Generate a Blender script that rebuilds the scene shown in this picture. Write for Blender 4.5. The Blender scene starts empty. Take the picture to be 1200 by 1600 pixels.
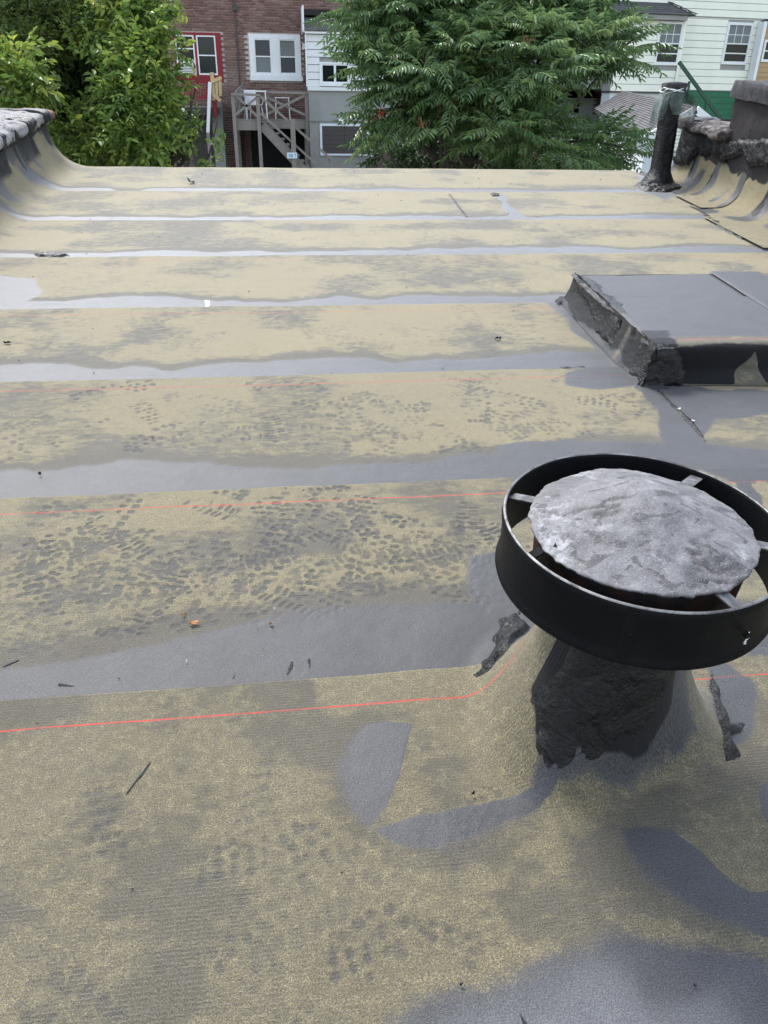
import bpy, math, random
import numpy as np
from mathutils import Matrix, Vector
random.seed(7); RNG = np.random.RandomState(7)
S = bpy.context.scene; COL = S.collection

# ---------------------------------------------------------------- camera
F, CX, CY = 1202., 600., 800.           # focal length and centre in pixels of the 1200 x 1600 photograph
def nz(v): return v/np.linalg.norm(v)
def _ray(x, y): return np.array([(x-CX)/F, -(y-CY)/F, -1.])
_U = nz(_ray(11000, 331)); _V = nz(_ray(425, -5)); _V = nz(_V-_U*(_U@_V)); _N = np.cross(_U, _V)
_up = nz(-_ray(570, 3060))
_Y = nz(_V-_up*(_V@_up)); _X = np.cross(_Y, _up)
W = np.array([_X, _Y, _up])
Uw, Vw, Nw = W@_U, W@_V, W@_N           # the roof's own axes: along the laps, down the slope, normal
H = 1.4
CAM = H*Nw
def at(x, y, Y):                        # point at depth Y seen in direction of a photo pixel (for measuring the place)
    r = W@_ray(x, y); return CAM+r*(Y-CAM[1])/r[1]
def r2w(p):                             # roof coordinates (u, v, w) -> world
    p = np.asarray(p, float); return p[..., :1]*Uw+p[..., 1:2]*Vw+p[..., 2:3]*Nw
def rpx(x, y, w=0.):                    # roof coordinates of a photo pixel
    r = _ray(x, y); d = np.array([r@_U, r@_V, r@_N]); t = (w-H)/d[2]; return d[0]*t, d[1]*t
cd = bpy.data.cameras.new('camera'); cam = bpy.data.objects.new('camera', cd); COL.objects.link(cam)
cd.sensor_fit = 'VERTICAL'; cd.sensor_height = 24; cd.lens = 24*F/1600.
cd.clip_start = .05; cd.clip_end = 1000
cam.matrix_world = Matrix.Translation(Vector(CAM)) @ Matrix(W.tolist()).to_4x4()
S.camera = cam
# ---------------------------------------------------------------- sky, sun, exposure
SUN_EL, SUN_AZ = math.radians(55), math.radians(-25)      # ahead of the camera, a little to the left
wd = bpy.data.worlds.new('World'); S.world = wd; wd.use_nodes = True
nt = wd.node_tree; bg = nt.nodes['Background']
sky = nt.nodes.new('ShaderNodeTexSky'); sky.sky_type = 'NISHITA'; sky.sun_disc = False
sky.sun_elevation = SUN_EL; sky.sun_rotation = SUN_AZ; sky.air_density = 1.3; sky.dust_density = 1.6; sky.ozone_density = 1.0
hs = nt.nodes.new('ShaderNodeHueSaturation'); hs.inputs['Saturation'].default_value = .55
nt.links.new(sky.outputs[0], hs.inputs['Color']); nt.links.new(hs.outputs[0], bg.inputs['Color']); bg.inputs['Strength'].default_value = .14
sl = bpy.data.lights.new('sun', 'SUN'); sl.energy = 1.6; sl.angle = math.radians(15); sl.color = (1, .97, .92)
so = bpy.data.objects.new('sun', sl); COL.objects.link(so)
sd = Vector((math.sin(SUN_AZ)*math.cos(SUN_EL), math.cos(SUN_AZ)*math.cos(SUN_EL), math.sin(SUN_EL)))
so.rotation_euler = sd.to_track_quat('Z', 'Y').to_euler()
vs = S.view_settings; vs.view_transform = 'Standard'; vs.look = 'None'; vs.gamma = 1; vs.use_curve_mapping = False
vs.exposure = 1.7

# ---------------------------------------------------------------- numpy noise
_P = RNG.permutation(4096)
_G = RNG.rand(4096)
def _h(i, j, k): return _G[(_P[(_P[(i & 4095)]+j) & 4095]+k) & 4095]
def vn(x, y, z=0.):
    x, y, z = np.broadcast_arrays(np.asarray(x, float), np.asarray(y, float), np.asarray(z, float))
    i, j, k = np.floor(x).astype(int), np.floor(y).astype(int), np.floor(z).astype(int)
    a, b, c = x-i, y-j, z-k
    a, b, c = a*a*(3-2*a), b*b*(3-2*b), c*c*(3-2*c)
    L = lambda p, q, t: p+(q-p)*t
    return L(L(L(_h(i, j, k), _h(i+1, j, k), a), L(_h(i, j+1, k), _h(i+1, j+1, k), a), b),
             L(L(_h(i, j, k+1), _h(i+1, j, k+1), a), L(_h(i, j+1, k+1), _h(i+1, j+1, k+1), a), b), c)
def fbm(x, y, z=0., o=4):
    s = 0; a = .5; t = 0
    for n in range(o):
        s = s+a*vn(np.asarray(x)*2**n+17.3*n, np.asarray(y)*2**n+9.1*n, np.asarray(z)*2**n+5.7*n); t += a; a *= .5
    return s/t
def sst(a, b, x): t = np.clip((x-a)/(b-a), 0, 1); return t*t*(3-2*t)

# ---------------------------------------------------------------- mesh helpers
def mesh(name, V, Fc, attrs=None, uv=None, smooth=False):
    """V (n,3); Fc: (m,k) array or list of index lists"""
    V = np.asarray(V, np.float32); me = bpy.data.meshes.new(name)
    if isinstance(Fc, np.ndarray):
        k = Fc.shape[1]; loops = Fc.ravel().astype(np.int32); starts = np.arange(0, len(loops), k, dtype=np.int32)
    else:
        loops = np.array([i for f in Fc for i in f], np.int32)
        starts = np.cumsum([0]+[len(f) for f in Fc[:-1]]).astype(np.int32)
    me.vertices.add(len(V)); me.vertices.foreach_set('co', V.ravel())
    me.loops.add(len(loops)); me.loops.foreach_set('vertex_index', loops)
    me.polygons.add(len(starts)); me.polygons.foreach_set('loop_start', starts)
    me.polygons.foreach_set('use_smooth', np.full(len(starts), bool(smooth)))
    for n, a in (attrs or {}).items():
        at_ = me.attributes.new(n, 'FLOAT', 'POINT'); at_.data.foreach_set('value', np.asarray(a, np.float32).ravel())
    if uv is not None:
        ul = me.uv_layers.new(name='UVMap'); ul.data.foreach_set('uv', np.asarray(uv, np.float32)[loops].ravel())
    me.update(calc_edges=True); me.validate(); return me
def link(name, me, mat, parent=None, loc=None):
    o = bpy.data.objects.new(name, me); COL.objects.link(o)
    if mat is not None and len(me.materials) == 0: me.materials.append(mat)
    if parent is not None: o.parent = parent
    if loc is not None: o.location = loc
    return o
def tag(o, label=None, cat=None, group=None, kind=None):
    for k, v in (('label', label), ('category', cat), ('group', group), ('kind', kind)):
        if v: o[k] = v
    return o
def empty(name, loc=(0, 0, 0), rz=0, label=None, cat=None, group=None, kind=None):
    o = bpy.data.objects.new(name, None); COL.objects.link(o); o.location = loc; o.rotation_euler = (0, 0, rz)
    o.empty_display_size = .1
    return tag(o, label, cat, group, kind)
class MB:
    """collects boxes, bars and tubes"""
    def __init__(s): s.v = []; s.f = []
    def add(s, V, Fs):
        b = len(s.v); s.v += [tuple(p) for p in V]; s.f += [[i+b for i in f] for f in Fs]; return s
    def box(s, x0, x1, y0, y1, z0, z1):
        return s.add([(x0,y0,z0),(x1,y0,z0),(x1,y1,z0),(x0,y1,z0),(x0,y0,z1),(x1,y0,z1),(x1,y1,z1),(x0,y1,z1)],
              [(3,2,1,0),(4,5,6,7),(0,1,5,4),(1,2,6,5),(2,3,7,6),(3,0,4,7)])
    def bar(s, a, b, w, t, up=(0, 0, 1)):
        a, b = Vector(a), Vector(b); d = (b-a).normalized(); up = Vector(up)
        if abs(d.dot(up)) > .95: up = Vector((0, 1, 0))
        sx = d.cross(up).normalized()*w/2; sy = sx.cross(d).normalized()*t/2
        return s.add([a-sx-sy,a+sx-sy,a+sx+sy,a-sx+sy,b-sx-sy,b+sx-sy,b+sx+sy,b-sx+sy],
              [(3,2,1,0),(4,5,6,7),(0,1,5,4),(1,2,6,5),(2,3,7,6),(3,0,4,7)])
    def tube(s, pts, rad, n=8):
        P = [Vector(p) for p in pts]; R = rad if hasattr(rad, '__len__') else [rad]*len(P)
        V = []; prev = None
        for i, p in enumerate(P):
            d = (P[min(i+1, len(P)-1)]-P[max(i-1, 0)]).normalized()
            ref = Vector((0, 0, 1)) if abs(d.z) < .9 else Vector((1, 0, 0))
            a = d.cross(ref).normalized() if prev is None else (prev-d*prev.dot(d)).normalized()
            prev = a; b = d.cross(a)
            V += [p+(a*math.cos(2*math.pi*k/n)+b*math.sin(2*math.pi*k/n))*R[i] for k in range(n)]
        Fs = [(i*n+k, i*n+(k+1) % n, (i+1)*n+(k+1) % n, (i+1)*n+k) for i in range(len(P)-1) for k in range(n)]
        Fs += [tuple(range(n))[::-1], tuple((len(P)-1)*n+k for k in range(n))]
        return s.add(V, Fs)
    def build(s, name, mat, parent=None, smooth=False, bevel=0, base=False):
        V = np.array([tuple(p) for p in s.v], float); loc = None
        if base:
            c = np.array([(V[:, 0].min()+V[:, 0].max())/2, (V[:, 1].min()+V[:, 1].max())/2, V[:, 2].min()]); V = V-c; loc = c
        o = link(name, mesh(name, V, s.f, smooth=smooth), mat, parent, loc)
        if bevel:
            m = o.modifiers.new('bevel', 'BEVEL'); m.width = bevel; m.segments = 2; m.limit_method = 'ANGLE'
        return o
def grid_faces(nu, nv, flip=False):
    i = np.arange(nu*nv).reshape(nv, nu)
    f = np.stack([i[:-1, :-1], i[:-1, 1:], i[1:, 1:], i[1:, :-1]], -1).reshape(-1, 4)
    return f[:, ::-1].copy() if flip else f
def grid_obj(name, P, mat, parent=None, attrs=None, uv=None, flip=False, smooth=True, base=False, wrap=False):
    """P (nv,nu,3)"""
    nv, nu = P.shape[:2]; V = P.reshape(-1, 3).copy(); loc = None
    if base: c = np.array([V[:, 0].mean(), V[:, 1].mean(), V[:, 2].min()]); V -= c; loc = c
    f = grid_faces(nu, nv, flip)
    if wrap:
        i = np.arange(nu*nv).reshape(nv, nu)
        g = np.stack([i[:-1, -1], i[:-1, 0], i[1:, 0], i[1:, -1]], -1)
        f = np.vstack([f, g[:, ::-1] if flip else g])
    me = mesh(name, V, f, attrs={k: a.ravel() for k, a in (attrs or {}).items()}, uv=None if uv is None else uv.reshape(-1, 2), smooth=smooth)
    return link(name, me, mat, parent, loc)
def slab(P, th):
    """closes a surface patch P (nv,nu,3) into a thin slab of thickness th below it, along N"""
    Q = P-Nw*th
    ring = lambda A: np.vstack([A[0, :], A[1:, -1], A[-1, -2::-1], A[-2:0:-1, 0]])
    return ring(P), ring(Q)

# ---------------------------------------------------------------- materials
class NT:
    def __init__(s, name):
        s.m = bpy.data.materials.new(name); s.m.use_nodes = True; s.t = s.m.node_tree; s.n = s.t.nodes; s.l = s.t.links
        s.b = s.n['Principled BSDF']; s.out = s.n['Material Output']
    def new(s, t, **k):
        n = s.n.new(t)
        for a, v in k.items(): setattr(n, a, v)
        return n
    def set(s, sock, v):
        if hasattr(v, 'is_output'): s.l.new(v, sock)
        elif isinstance(v, tuple) and len(v) == 3 and sock.type == 'RGBA': sock.default_value = (*v, 1)
        else: sock.default_value = v
    def math(s, op, a, b=0., c=None, clamp=False):
        n = s.new('ShaderNodeMath', operation=op, use_clamp=clamp); s.set(n.inputs[0], a); s.set(n.inputs[1], b)
        if c is not None: s.set(n.inputs[2], c)
        return n.outputs[0]
    def attr(s, name): return s.new('ShaderNodeAttribute', attribute_name=name).outputs['Fac']
    def coord(s, k='Object', scale=None):
        o = s.new('ShaderNodeTexCoord').outputs[k]
        if scale is not None:
            m = s.new('ShaderNodeMapping'); s.l.new(o, m.inputs[0]); m.inputs['Scale'].default_value = scale; o = m.outputs[0]
        return o
    def pos(s, scale=None):
        o = s.new('ShaderNodeNewGeometry').outputs['Position']
        if scale is not None:
            m = s.new('ShaderNodeMapping'); s.l.new(o, m.inputs[0]); m.inputs['Scale'].default_value = scale; o = m.outputs[0]
        return o
    def noise(s, sc, det=4, rough=.55, vec=None, dist=0., col=False):
        n = s.new('ShaderNodeTexNoise'); n.inputs['Scale'].default_value = sc; n.inputs['Detail'].default_value = det
        n.inputs['Roughness'].default_value = rough; n.inputs['Distortion'].default_value = dist
        s.l.new(vec if vec is not None else s.pos(), n.inputs['Vector']); return n.outputs['Color' if col else 'Fac']
    def voro(s, sc, vec=None, feat='F1'):
        n = s.new('ShaderNodeTexVoronoi', feature=feat); n.inputs['Scale'].default_value = sc
        s.l.new(vec if vec is not None else s.pos(), n.inputs['Vector']); return n
    def ramp(s, f, a, b, lo=0., hi=1.):
        n = s.new('ShaderNodeMapRange', interpolation_type='SMOOTHSTEP'); s.set(n.inputs[0], f)
        n.inputs[1].default_value = a; n.inputs[2].default_value = b; n.inputs[3].default_value = lo; n.inputs[4].default_value = hi
        return n.outputs[0]
    def mix(s, f, a, b, mode='MIX'):
        n = s.new('ShaderNodeMix', data_type='RGBA', blend_type=mode); s.set(n.inputs[0], f); s.set(n.inputs[6], a); s.set(n.inputs[7], b)
        return n.outputs[2]
    def bump(s, h, st=.5, d=.01, nrm=None):
        n = s.new('ShaderNodeBump'); n.inputs['Strength'].default_value = st; n.inputs['Distance'].default_value = d; s.l.new(h, n.inputs['Height'])
        if nrm is not None: s.l.new(nrm, n.inputs['Normal'])
        return n.outputs[0]
    def done(s, col=None, rough=None, nrm=None, metal=None, spec=None):
        if col is not None: s.set(s.b.inputs['Base Color'], col)
        if rough is not None: s.set(s.b.inputs['Roughness'], rough)
        if nrm is not None: s.l.new(nrm, s.b.inputs['Normal'])
        if metal is not None: s.set(s.b.inputs['Metallic'], metal)
        if spec is not None: s.set(s.b.inputs['Specular IOR Level'], spec)
        return s.m
def paint(name, col, rough=.5, var=.15, sc=6., bump=.2, dirt=(.5, .45, .4), dsc=1.5, damt=.3, metal=0., spec=.4):
    """painted or plain surface with mottling, faint dirt and fine relief"""
    t = NT(name); n1 = t.noise(sc, 5); n2 = t.noise(dsc, 4, .65)
    c = t.mix(n1, tuple(v*(1-var) for v in col), tuple(min(1, v*(1+var)) for v in col))
    c = t.mix(t.math('MULTIPLY', t.ramp(n2, .45, .75), damt), c, tuple(v*d for v, d in zip(col, dirt)))
    return t.done(c, rough, t.bump(t.noise(sc*12, 3), bump, .004), metal, spec)
def sheet_material():
    """mineral roofing felt: tan granules, bitumen where the attribute tar is 1, pressed boot lugs in attribute lug"""
    t = NT('granule_sheet'); uvn = t.new('ShaderNodeTexCoord').outputs['UV']
    sep = t.new('ShaderNodeSeparateXYZ'); t.l.new(uvn, sep.inputs[0])
    vec3 = t.new('ShaderNodeMapping'); t.l.new(uvn, vec3.inputs[0])
    P = vec3.outputs[0]
    streak = t.new('ShaderNodeMapping'); t.l.new(uvn, streak.inputs[0]); streak.inputs['Scale'].default_value = (1, 1.9, 1)
    big = t.noise(1.3, 4, .6, P); mid = t.noise(9, 5, .6, streak.outputs[0]); fine = t.noise(240, 2, .6, P); gran = t.noise(650, 1, .5, P)
    med = t.noise(45, 4, .65, P)
    weave = t.new('ShaderNodeTexWave', wave_type='BANDS', bands_direction='Y'); t.l.new(uvn, weave.inputs['Vector'])
    weave.inputs['Scale'].default_value = 38; weave.inputs['Distortion'].default_value = 3.; weave.inputs['Detail'].default_value = 2; weave.inputs['Detail Scale'].default_value = 2
    tan = t.mix(big, (.228, .188, .098), (.275, .232, .128))
    tan = t.mix(t.math('MULTIPLY', med, .5), tan, (.145, .125, .075))
    tan = t.mix(t.math('MULTIPLY', t.ramp(fine, .40, .62), .68), tan, (.055, .053, .042))
    tan = t.mix(t.math('MULTIPLY', t.ramp(gran, .55, .75), .5), tan, (.33, .30, .205))
    # worn streaks where granules are rubbed in
    worn = t.attr('worn')
    rag = t.noise(15, 9, .76, streak.outputs[0], .4)
    w2 = t.math('MULTIPLY', t.ramp(t.math('ADD', rag, t.math('MULTIPLY', worn, .30)), .60, .86), .78)
    tan = t.mix(w2, tan, (.050, .050, .049))
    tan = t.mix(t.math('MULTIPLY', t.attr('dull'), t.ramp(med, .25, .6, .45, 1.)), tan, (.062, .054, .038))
    lug = t.attr('lug')
    tan = t.mix(t.math('MULTIPLY', lug, .9, clamp=True), tan, (.026, .027, .030))
    gm = t.ramp(t.noise(420, 3, .75, P), .34, .68, .42, 1.58)
    tan = t.mix(1., tan, t.new('ShaderNodeCombineColor').outputs[0]) if False else tan
    # machine ribs
    tan = t.mix(t.math('MULTIPLY', t.ramp(weave.outputs['Fac'], .6, .9), t.math('MULTIPLY', t.ramp(t.noise(2.2, 3, .6, P), .42, .60), .42)), tan, (.12, .11, .085))
    bl = t.mix(t.noise(6, 5, .6, P), (.019, .019, .021), (.050, .050, .054))
    bl = t.mix(t.math('MULTIPLY', t.ramp(fine, .5, .7), .35), bl, (.075, .078, .085))
    bl = t.mix(t.attr('pale'), bl, t.mix(mid, (.070, .074, .083), (.150, .157, .171)))  # lighter bitumen; on the far sheets this colour stands in for reflected sky
    tar = t.attr('tar')
    tm = t.ramp(t.math('ADD', tar, t.math('MULTIPLY', t.math('SUBTRACT', t.math('ADD', t.math('MULTIPLY', fine, .6), t.math('MULTIPLY', med, .4)), .5), .75)), .36, .64)
    col = t.mix(tm, tan, bl)
    gm = t.math('MULTIPLY', gm, t.ramp(t.noise(130, 3, .7, streak.outputs[0]), .3, .7, .80, 1.20))
    vm = t.new('ShaderNodeVectorMath', operation='SCALE'); t.l.new(col, vm.inputs[0]); t.l.new(gm, vm.inputs['Scale']); col = vm.outputs[0]
    # printed red laying line, 9 cm inside the far edge
    ln = t.math('ABSOLUTE', t.math('SUBTRACT', sep.outputs['Y'], t.math('ADD', .090, t.math('MULTIPLY', t.noise(3.1, 2, .5, P), .012))))
    lm = t.ramp(ln, .0012, .0030, 1., 0.); lm = t.math('MULTIPLY', lm, t.ramp(t.noise(14, 5, .7, P), .34, .56, .35, .95))
    lm = t.math('MULTIPLY', lm, t.math('SUBTRACT', 1., t.math('MULTIPLY', tm, .75)))
    lm = t.math('MULTIPLY', lm, t.attr('line'))
    col = t.mix(lm, col, (.36, .040, .032))
    blk = t.attr('black'); bm = t.ramp(t.math('ADD', blk, t.math('MULTIPLY', t.math('SUBTRACT', med, .5), .5)), .4, .7)
    col = t.mix(bm, col, (.006, .006, .008))
    h = t.math('ADD', t.math('MULTIPLY', fine, .6), t.math('MULTIPLY', gran, .5))
    n1 = t.bump(h, .55, .0025); n1 = t.bump(t.math('ADD', t.noise(18, 4, .6, P), t.math('MULTIPLY', weave.outputs['Fac'], t.math('MULTIPLY', t.math('SUBTRACT', 1., tm), .10))), .35, .006, n1)
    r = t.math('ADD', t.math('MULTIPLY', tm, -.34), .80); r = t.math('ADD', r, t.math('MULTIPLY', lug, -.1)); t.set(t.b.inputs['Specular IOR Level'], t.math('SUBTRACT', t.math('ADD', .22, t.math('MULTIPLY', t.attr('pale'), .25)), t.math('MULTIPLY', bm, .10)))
    t.b.inputs['Sheen Weight'].default_value = .10; t.b.inputs['Sheen Roughness'].default_value = .5
    return t.done(col, r, n1)
def tar_material(name='roof_cement', col=(.0045, .0045, .0055), rough=.36):
    t = NT(name); P = t.pos()
    n = t.noise(55, 6, .7, P, 1.2); n2 = t.noise(14, 5, .6, P, .6); f = t.noise(400, 2, .6, P)
    c = t.mix(t.ramp(n2, .4, .7), col, tuple(v*1.9 for v in col)); c = t.mix(t.math('MULTIPLY', t.ramp(f, .6, .75), .25), c, (.018, .018, .02))
    nr = t.bump(n, .9, .006); nr = t.bump(n2, .8, .02, nr)
    return t.done(c, t.ramp(n, .35, .7, rough-.18, rough+.06), nr, spec=.30)
def brick_material(name, a, b, c, st=(.26, .21, .19)):
    t = NT(name); r = t.attr('rnd'); f = t.noise(60, 4, .7)
    k = t.new('ShaderNodeValToRGB'); t.l.new(r, k.inputs[0]); e = k.color_ramp.elements
    e[0].position = 0; e[0].color = (*a, 1); e[1].position = 1; e[1].color = (*c, 1); m = e.new(.55); m.color = (*b, 1)
    col = t.mix(t.math('MULTIPLY', f, .7), k.outputs[0], (.05, .03, .028)); col = t.mix(t.math('MULTIPLY', t.ramp(t.noise(.7, 4, .6), .45, .7), .45), col, st)
    return t.done(col, .9, t.bump(f, .4, .004))
def siding_material(name, col, sc=(1, 1, 1)):
    t = NT(name); n = t.noise(1.6, 5, .6, t.pos((1, 1, .35))); f = t.noise(30, 3, .6, t.pos((.15, 1, 1)))
    c = t.mix(n, tuple(v*.82 for v in col), col); c = t.mix(t.math('MULTIPLY', t.ramp(n, .55, .8), .25), c, tuple(v*.6 for v in col))
    return t.done(c, .55, t.bump(f, .25, .003))
def wood_material(name, a, b, rough=.85):
    t = NT(name); n = t.noise(14, 5, .7, t.pos((1, 1, .25))); f = t.noise(90, 3, .6, t.pos((1, .3, .3)))
    c = t.mix(n, a, b); c = t.mix(t.math('MULTIPLY', f, .4), c, tuple(v*.35 for v in a))
    return t.done(c, rough, t.bump(f, .5, .004))
def glass_material(name, col=(.012, .016, .018), rough=.12):
    t = NT(name); n = t.noise(1.1, 3, .5); c = t.mix(n, tuple(v*.5 for v in col), tuple(v*2.2 for v in col))
    return t.done(c, rough, t.bump(t.noise(3, 2), .06, .01), spec=.22)
def leaf_material(name, dark, mid, light, tr=.35, rough=.42):
    t = NT(name); r = t.attr('rnd'); n = t.noise(1.1, 3, .6)
    oi = t.new('ShaderNodeObjectInfo').outputs['Random']
    x = t.math('ADD', t.math('MULTIPLY', r, .62), t.math('MULTIPLY', n, .45)); x = t.math('ADD', x, t.math('MULTIPLY', oi, .12))
    k = t.new('ShaderNodeValToRGB'); t.l.new(x, k.inputs[0]); e = k.color_ramp.elements
    e[0].position = .12; e[0].color = (*dark, 1); e[1].position = .95; e[1].color = (*light, 1); m = e.new(.5); m.color = (*mid, 1)
    t.done(k.outputs[0], rough, spec=.5)
    tb = t.new('ShaderNodeBsdfTranslucent'); t.l.new(k.outputs[0], tb.inputs[0])
    ms = t.new('ShaderNodeMixShader'); ms.inputs[0].default_value = tr
    t.l.new(t.b.outputs[0], ms.inputs[1]); t.l.new(tb.outputs[0], ms.inputs[2]); t.l.new(ms.outputs[0], t.out.inputs['Surface'])
    return t.m
M = {}
M['sheet'] = sheet_material(); M['tar'] = tar_material()
M['tar_matt'] = tar_material('weathered_cement', (.011, .011, .013), .42)
M['black'] = paint('black_enamel', (.0055, .006, .007), .48, .3, 9, .25, (2.6, 2.2, 1.9), 3, .35, spec=.07)
M['redline'] = paint('red_line', (.6, .08, .06), .7)
M['white'] = paint('white_trim', (.74, .76, .78), .45, .06, 8, .1, (.75, .72, .66), 2, .3)
M['blind'] = paint('window_blind', (.17, .19, .19), .7, .08, 4)
M['blind_dark'] = paint('dark_blind', (.050, .055, .058), .5, .1, 4)
M['curtain'] = paint('curtain', (.13, .17, .17), .8, .2, 5)
M['stucco'] = paint('grey_stucco', (.27, .275, .265), .92, .12, 2.2, .8, (.6, .62, .6), .8, .5)
M['dkwall'] = paint('dark_felt', (.075, .075, .08), .85, .25, 4, .5)
M['red'] = paint('red_paint', (.22, .012, .018), .55, .15, 7)
M['mortar'] = paint('mortar', (.62, .58, .54), .95, .12, 20, .6, (.7, .65, .6), 1.2, .4)
M['brick'] = brick_material('brown_red_brick', (.165, .080, .067), (.26, .135, .112), (.35, .205, .172))
M['siding'] = siding_material('white_siding', (.74, .77, .78))
M['cream'] = siding_material('pale_green_siding', (.88, .90, .79))
M['tan_s'] = siding_material('tan_siding', (.42, .29, .14))
M['green'] = paint('green_paint', (.010, .125, .060), .5, .15, 6)
M['dkgreen'] = paint('dark_green_paint', (.008, .06, .035), .4, .2, 6)
M['wood'] = wood_material('weathered_wood', (.19, .165, .145), (.34, .31, .285))
M['wood_new'] = wood_material('new_lumber', (.52, .36, .19), (.66, .50, .30))
M['wood_brown'] = wood_material('brown_board', (.06, .040, .032), (.13, .095, .08))
M['wood_dark'] = wood_material('dark_board', (.045, .040, .038), (.10, .09, .085))
M['glass'] = glass_material('dark_glass', (.006, .008, .009)); M['glass_g'] = glass_material('grey_glass', (.018, .022, .024))
M['shade_black'] = paint('recess_shade', (.010, .010, .011), .9)  # near-black colour in place of deep shade
M['bark'] = wood_material('bark', (.05, .042, .035), (.12, .10, .085))
M['shingle'] = brick_material('grey_shingle', (.075, .082, .090), (.105, .112, .122), (.145, .152, .160), (.10, .105, .11))
M['plaster'] = paint('white_plaster', (.62, .65, .70), .9, .08, 5, .5, (.7, .7, .7), 1.4, .4)
M['gap_shade_and_fascia'] = paint('gap_shade_and_fascia', (.30, .30, .29), .9, .15, 8, .5)  # grey that paints shadow lines in the siding gaps; also the fascia colour
M['plastic'] = paint('white_plastic', (.75, .76, .78), .35, .05, 5)
M['sign'] = paint('sign_face', (.62, .78, .86), .4, .03, 5); M['ink'] = paint('sign_print', (.01, .03, .10), .5, .05)
def ground_material():
    t = NT('yard_soil'); a = t.noise(.6, 6, .6); b = t.noise(14, 4, .7)
    c = t.mix(t.ramp(a, .4, .6), (.055, .075, .025), (.11, .09, .065)); c = t.mix(t.math('MULTIPLY', b, .6), c, (.03, .035, .015))
    return t.done(c, .95, t.bump(b, .8, .05))
M['ground'] = ground_material()
def cone_material():
    t = NT('aluminium_coated_cap'); P = t.coord('Object')
    a = t.noise(9, 7, .68, P, .8); b = t.noise(30, 5, .7, P); f = t.noise(330, 2, .6, P); v = t.noise(13, 3, .5, t.coord('Object', (1, 1.6, 1)), 1.5)
    c = t.mix(t.ramp(a, .36, .62), (.074, .071, .077), (.150, .149, .157)); c = t.mix(t.math('MULTIPLY', t.ramp(t.noise(22, 8, .78, P), .45, .60), .6), c, (.088, .083, .090))
    c = t.mix(t.math('MULTIPLY', t.ramp(v, .565, .60), .8), c, (.035, .034, .037))
    c = t.mix(t.math('MULTIPLY', t.attr('worn'), .9), c, (.04, .038, .04))
    c = t.mix(t.math('MULTIPLY', t.ramp(f, .56, .7), .45), c, (.33, .33, .34))
    c = t.mix(t.math('MULTIPLY', t.ramp(t.noise(7, 9, .78, P), .52, .64), .62), c, (.36, .365, .38))
    nr = t.bump(f, .4, .002); nr = t.bump(t.noise(40, 8, .75, P), .8, .006, nr)
    return t.done(c, .62, nr, .15)
M['cone'] = cone_material()
def rust_material():
    t = NT('sooty_rust'); a = t.noise(16, 6, .7)
    c = t.mix(t.ramp(a, .40, .62), (.008, .007, .007), (.050, .016, .010)); return t.done(c, .75, t.bump(a, .5, .004), .2)
M['rust'] = rust_material()
def metal_scrap():
    t = NT('galvanised_strap'); a = t.noise(22, 5, .7); return t.done(t.mix(t.ramp(a, .35, .65), (.04, .038, .04), (.17, .17, .175)), .5, t.bump(a, .4, .003), .4)
M['strap'] = metal_scrap()
def coping_material(name, white=(.60, .58, .58), dark=(.045, .038, .038), cut=.5, pink=(.35, .22, .19)):
    t = NT(name); a = t.noise(9, 9, .78, None, .5); b = t.noise(2.3, 3, .5); f = t.noise(90, 4, .7)
    c = t.mix(t.ramp(a, cut-.05, cut+.06), dark, white); c = t.mix(t.math('MULTIPLY', t.ramp(b, .55, .7), .5), c, pink); c = t.mix(t.math('MULTIPLY', f, .45), c, (.12, .11, .11))
    return t.done(c, .85, t.bump(a, .9, .02, t.bump(f, .6, .004)), spec=.08)
M['coping'] = coping_material('silvered_coping', (.33, .32, .325), (.040, .036, .036), .44, (.14, .115, .11))
M['coping_pink'] = coping_material('pinkish_coping', (.20, .178, .172), (.030, .026, .026), .50, (.15, .11, .10))
M['terracotta'] = paint('terracotta', (.13, .058, .045), .8, .2, 14, .5)
M['parge'] = coping_material('pitch_coated_render', (.0125, .0110, .0122), (.008, .0072, .008), .5, (.010, .009, .0098))
M['parge_cap'] = coping_material('silver_grey_cap', (.055, .058, .068), (.020, .020, .022), .46, (.03, .03, .033))
def net_material():
    t = NT('green_netting'); a = t.noise(25, 4, .6); c = t.mix(a, (.05, .075, .065), (.15, .19, .175)); t.done(c, .7)
    tr = t.new('ShaderNodeBsdfTransparent'); ms = t.new('ShaderNodeMixShader'); t.l.new(t.ramp(a, .3, .7, .25, .6), ms.inputs[0])
    t.l.new(t.b.outputs[0], ms.inputs[1]); t.l.new(tr.outputs[0], ms.inputs[2]); t.l.new(ms.outputs[0], t.out.inputs['Surface']); return t.m
M['net'] = net_material()
M['leaf_ail'] = leaf_material('ailanthus_leaf', (0.052, 0.102, 0.047), (0.111, 0.196, 0.076), (0.323, 0.408, 0.142), .28, .36)
M['leaf_light'] = leaf_material('cherry_leaf', (0.048, 0.099, 0.021), (0.128, 0.214, 0.043), (0.419, 0.469, 0.086), .35, .40)
M['leaf_dark'] = leaf_material('vine_leaf', (0.016, 0.041, 0.014), (0.036, 0.079, 0.023), (0.104, 0.168, 0.046), .25, .45)
M['leaf_fine'] = leaf_material('fine_leaf', (0.034, 0.072, 0.016), (0.085, 0.138, 0.032), (0.247, 0.300, 0.069), .3, .45)
M['seed'] = paint('dry_seed_cluster', (.30, .17, .08), .8, .3, 9)
M['seed_red'] = paint('red_leaf', (.45, .05, .03), .6, .2, 9)
M['dry'] = paint('dry_leaf', (.27, .13, .05), .7, .25, 40, .5)
M['chip'] = paint('pale_chip', (.62, .60, .55), .8, .15, 30)
M['whitepaint'] = paint('white_paint_spill', (.72, .76, .80), .5, .05, 20)
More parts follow.
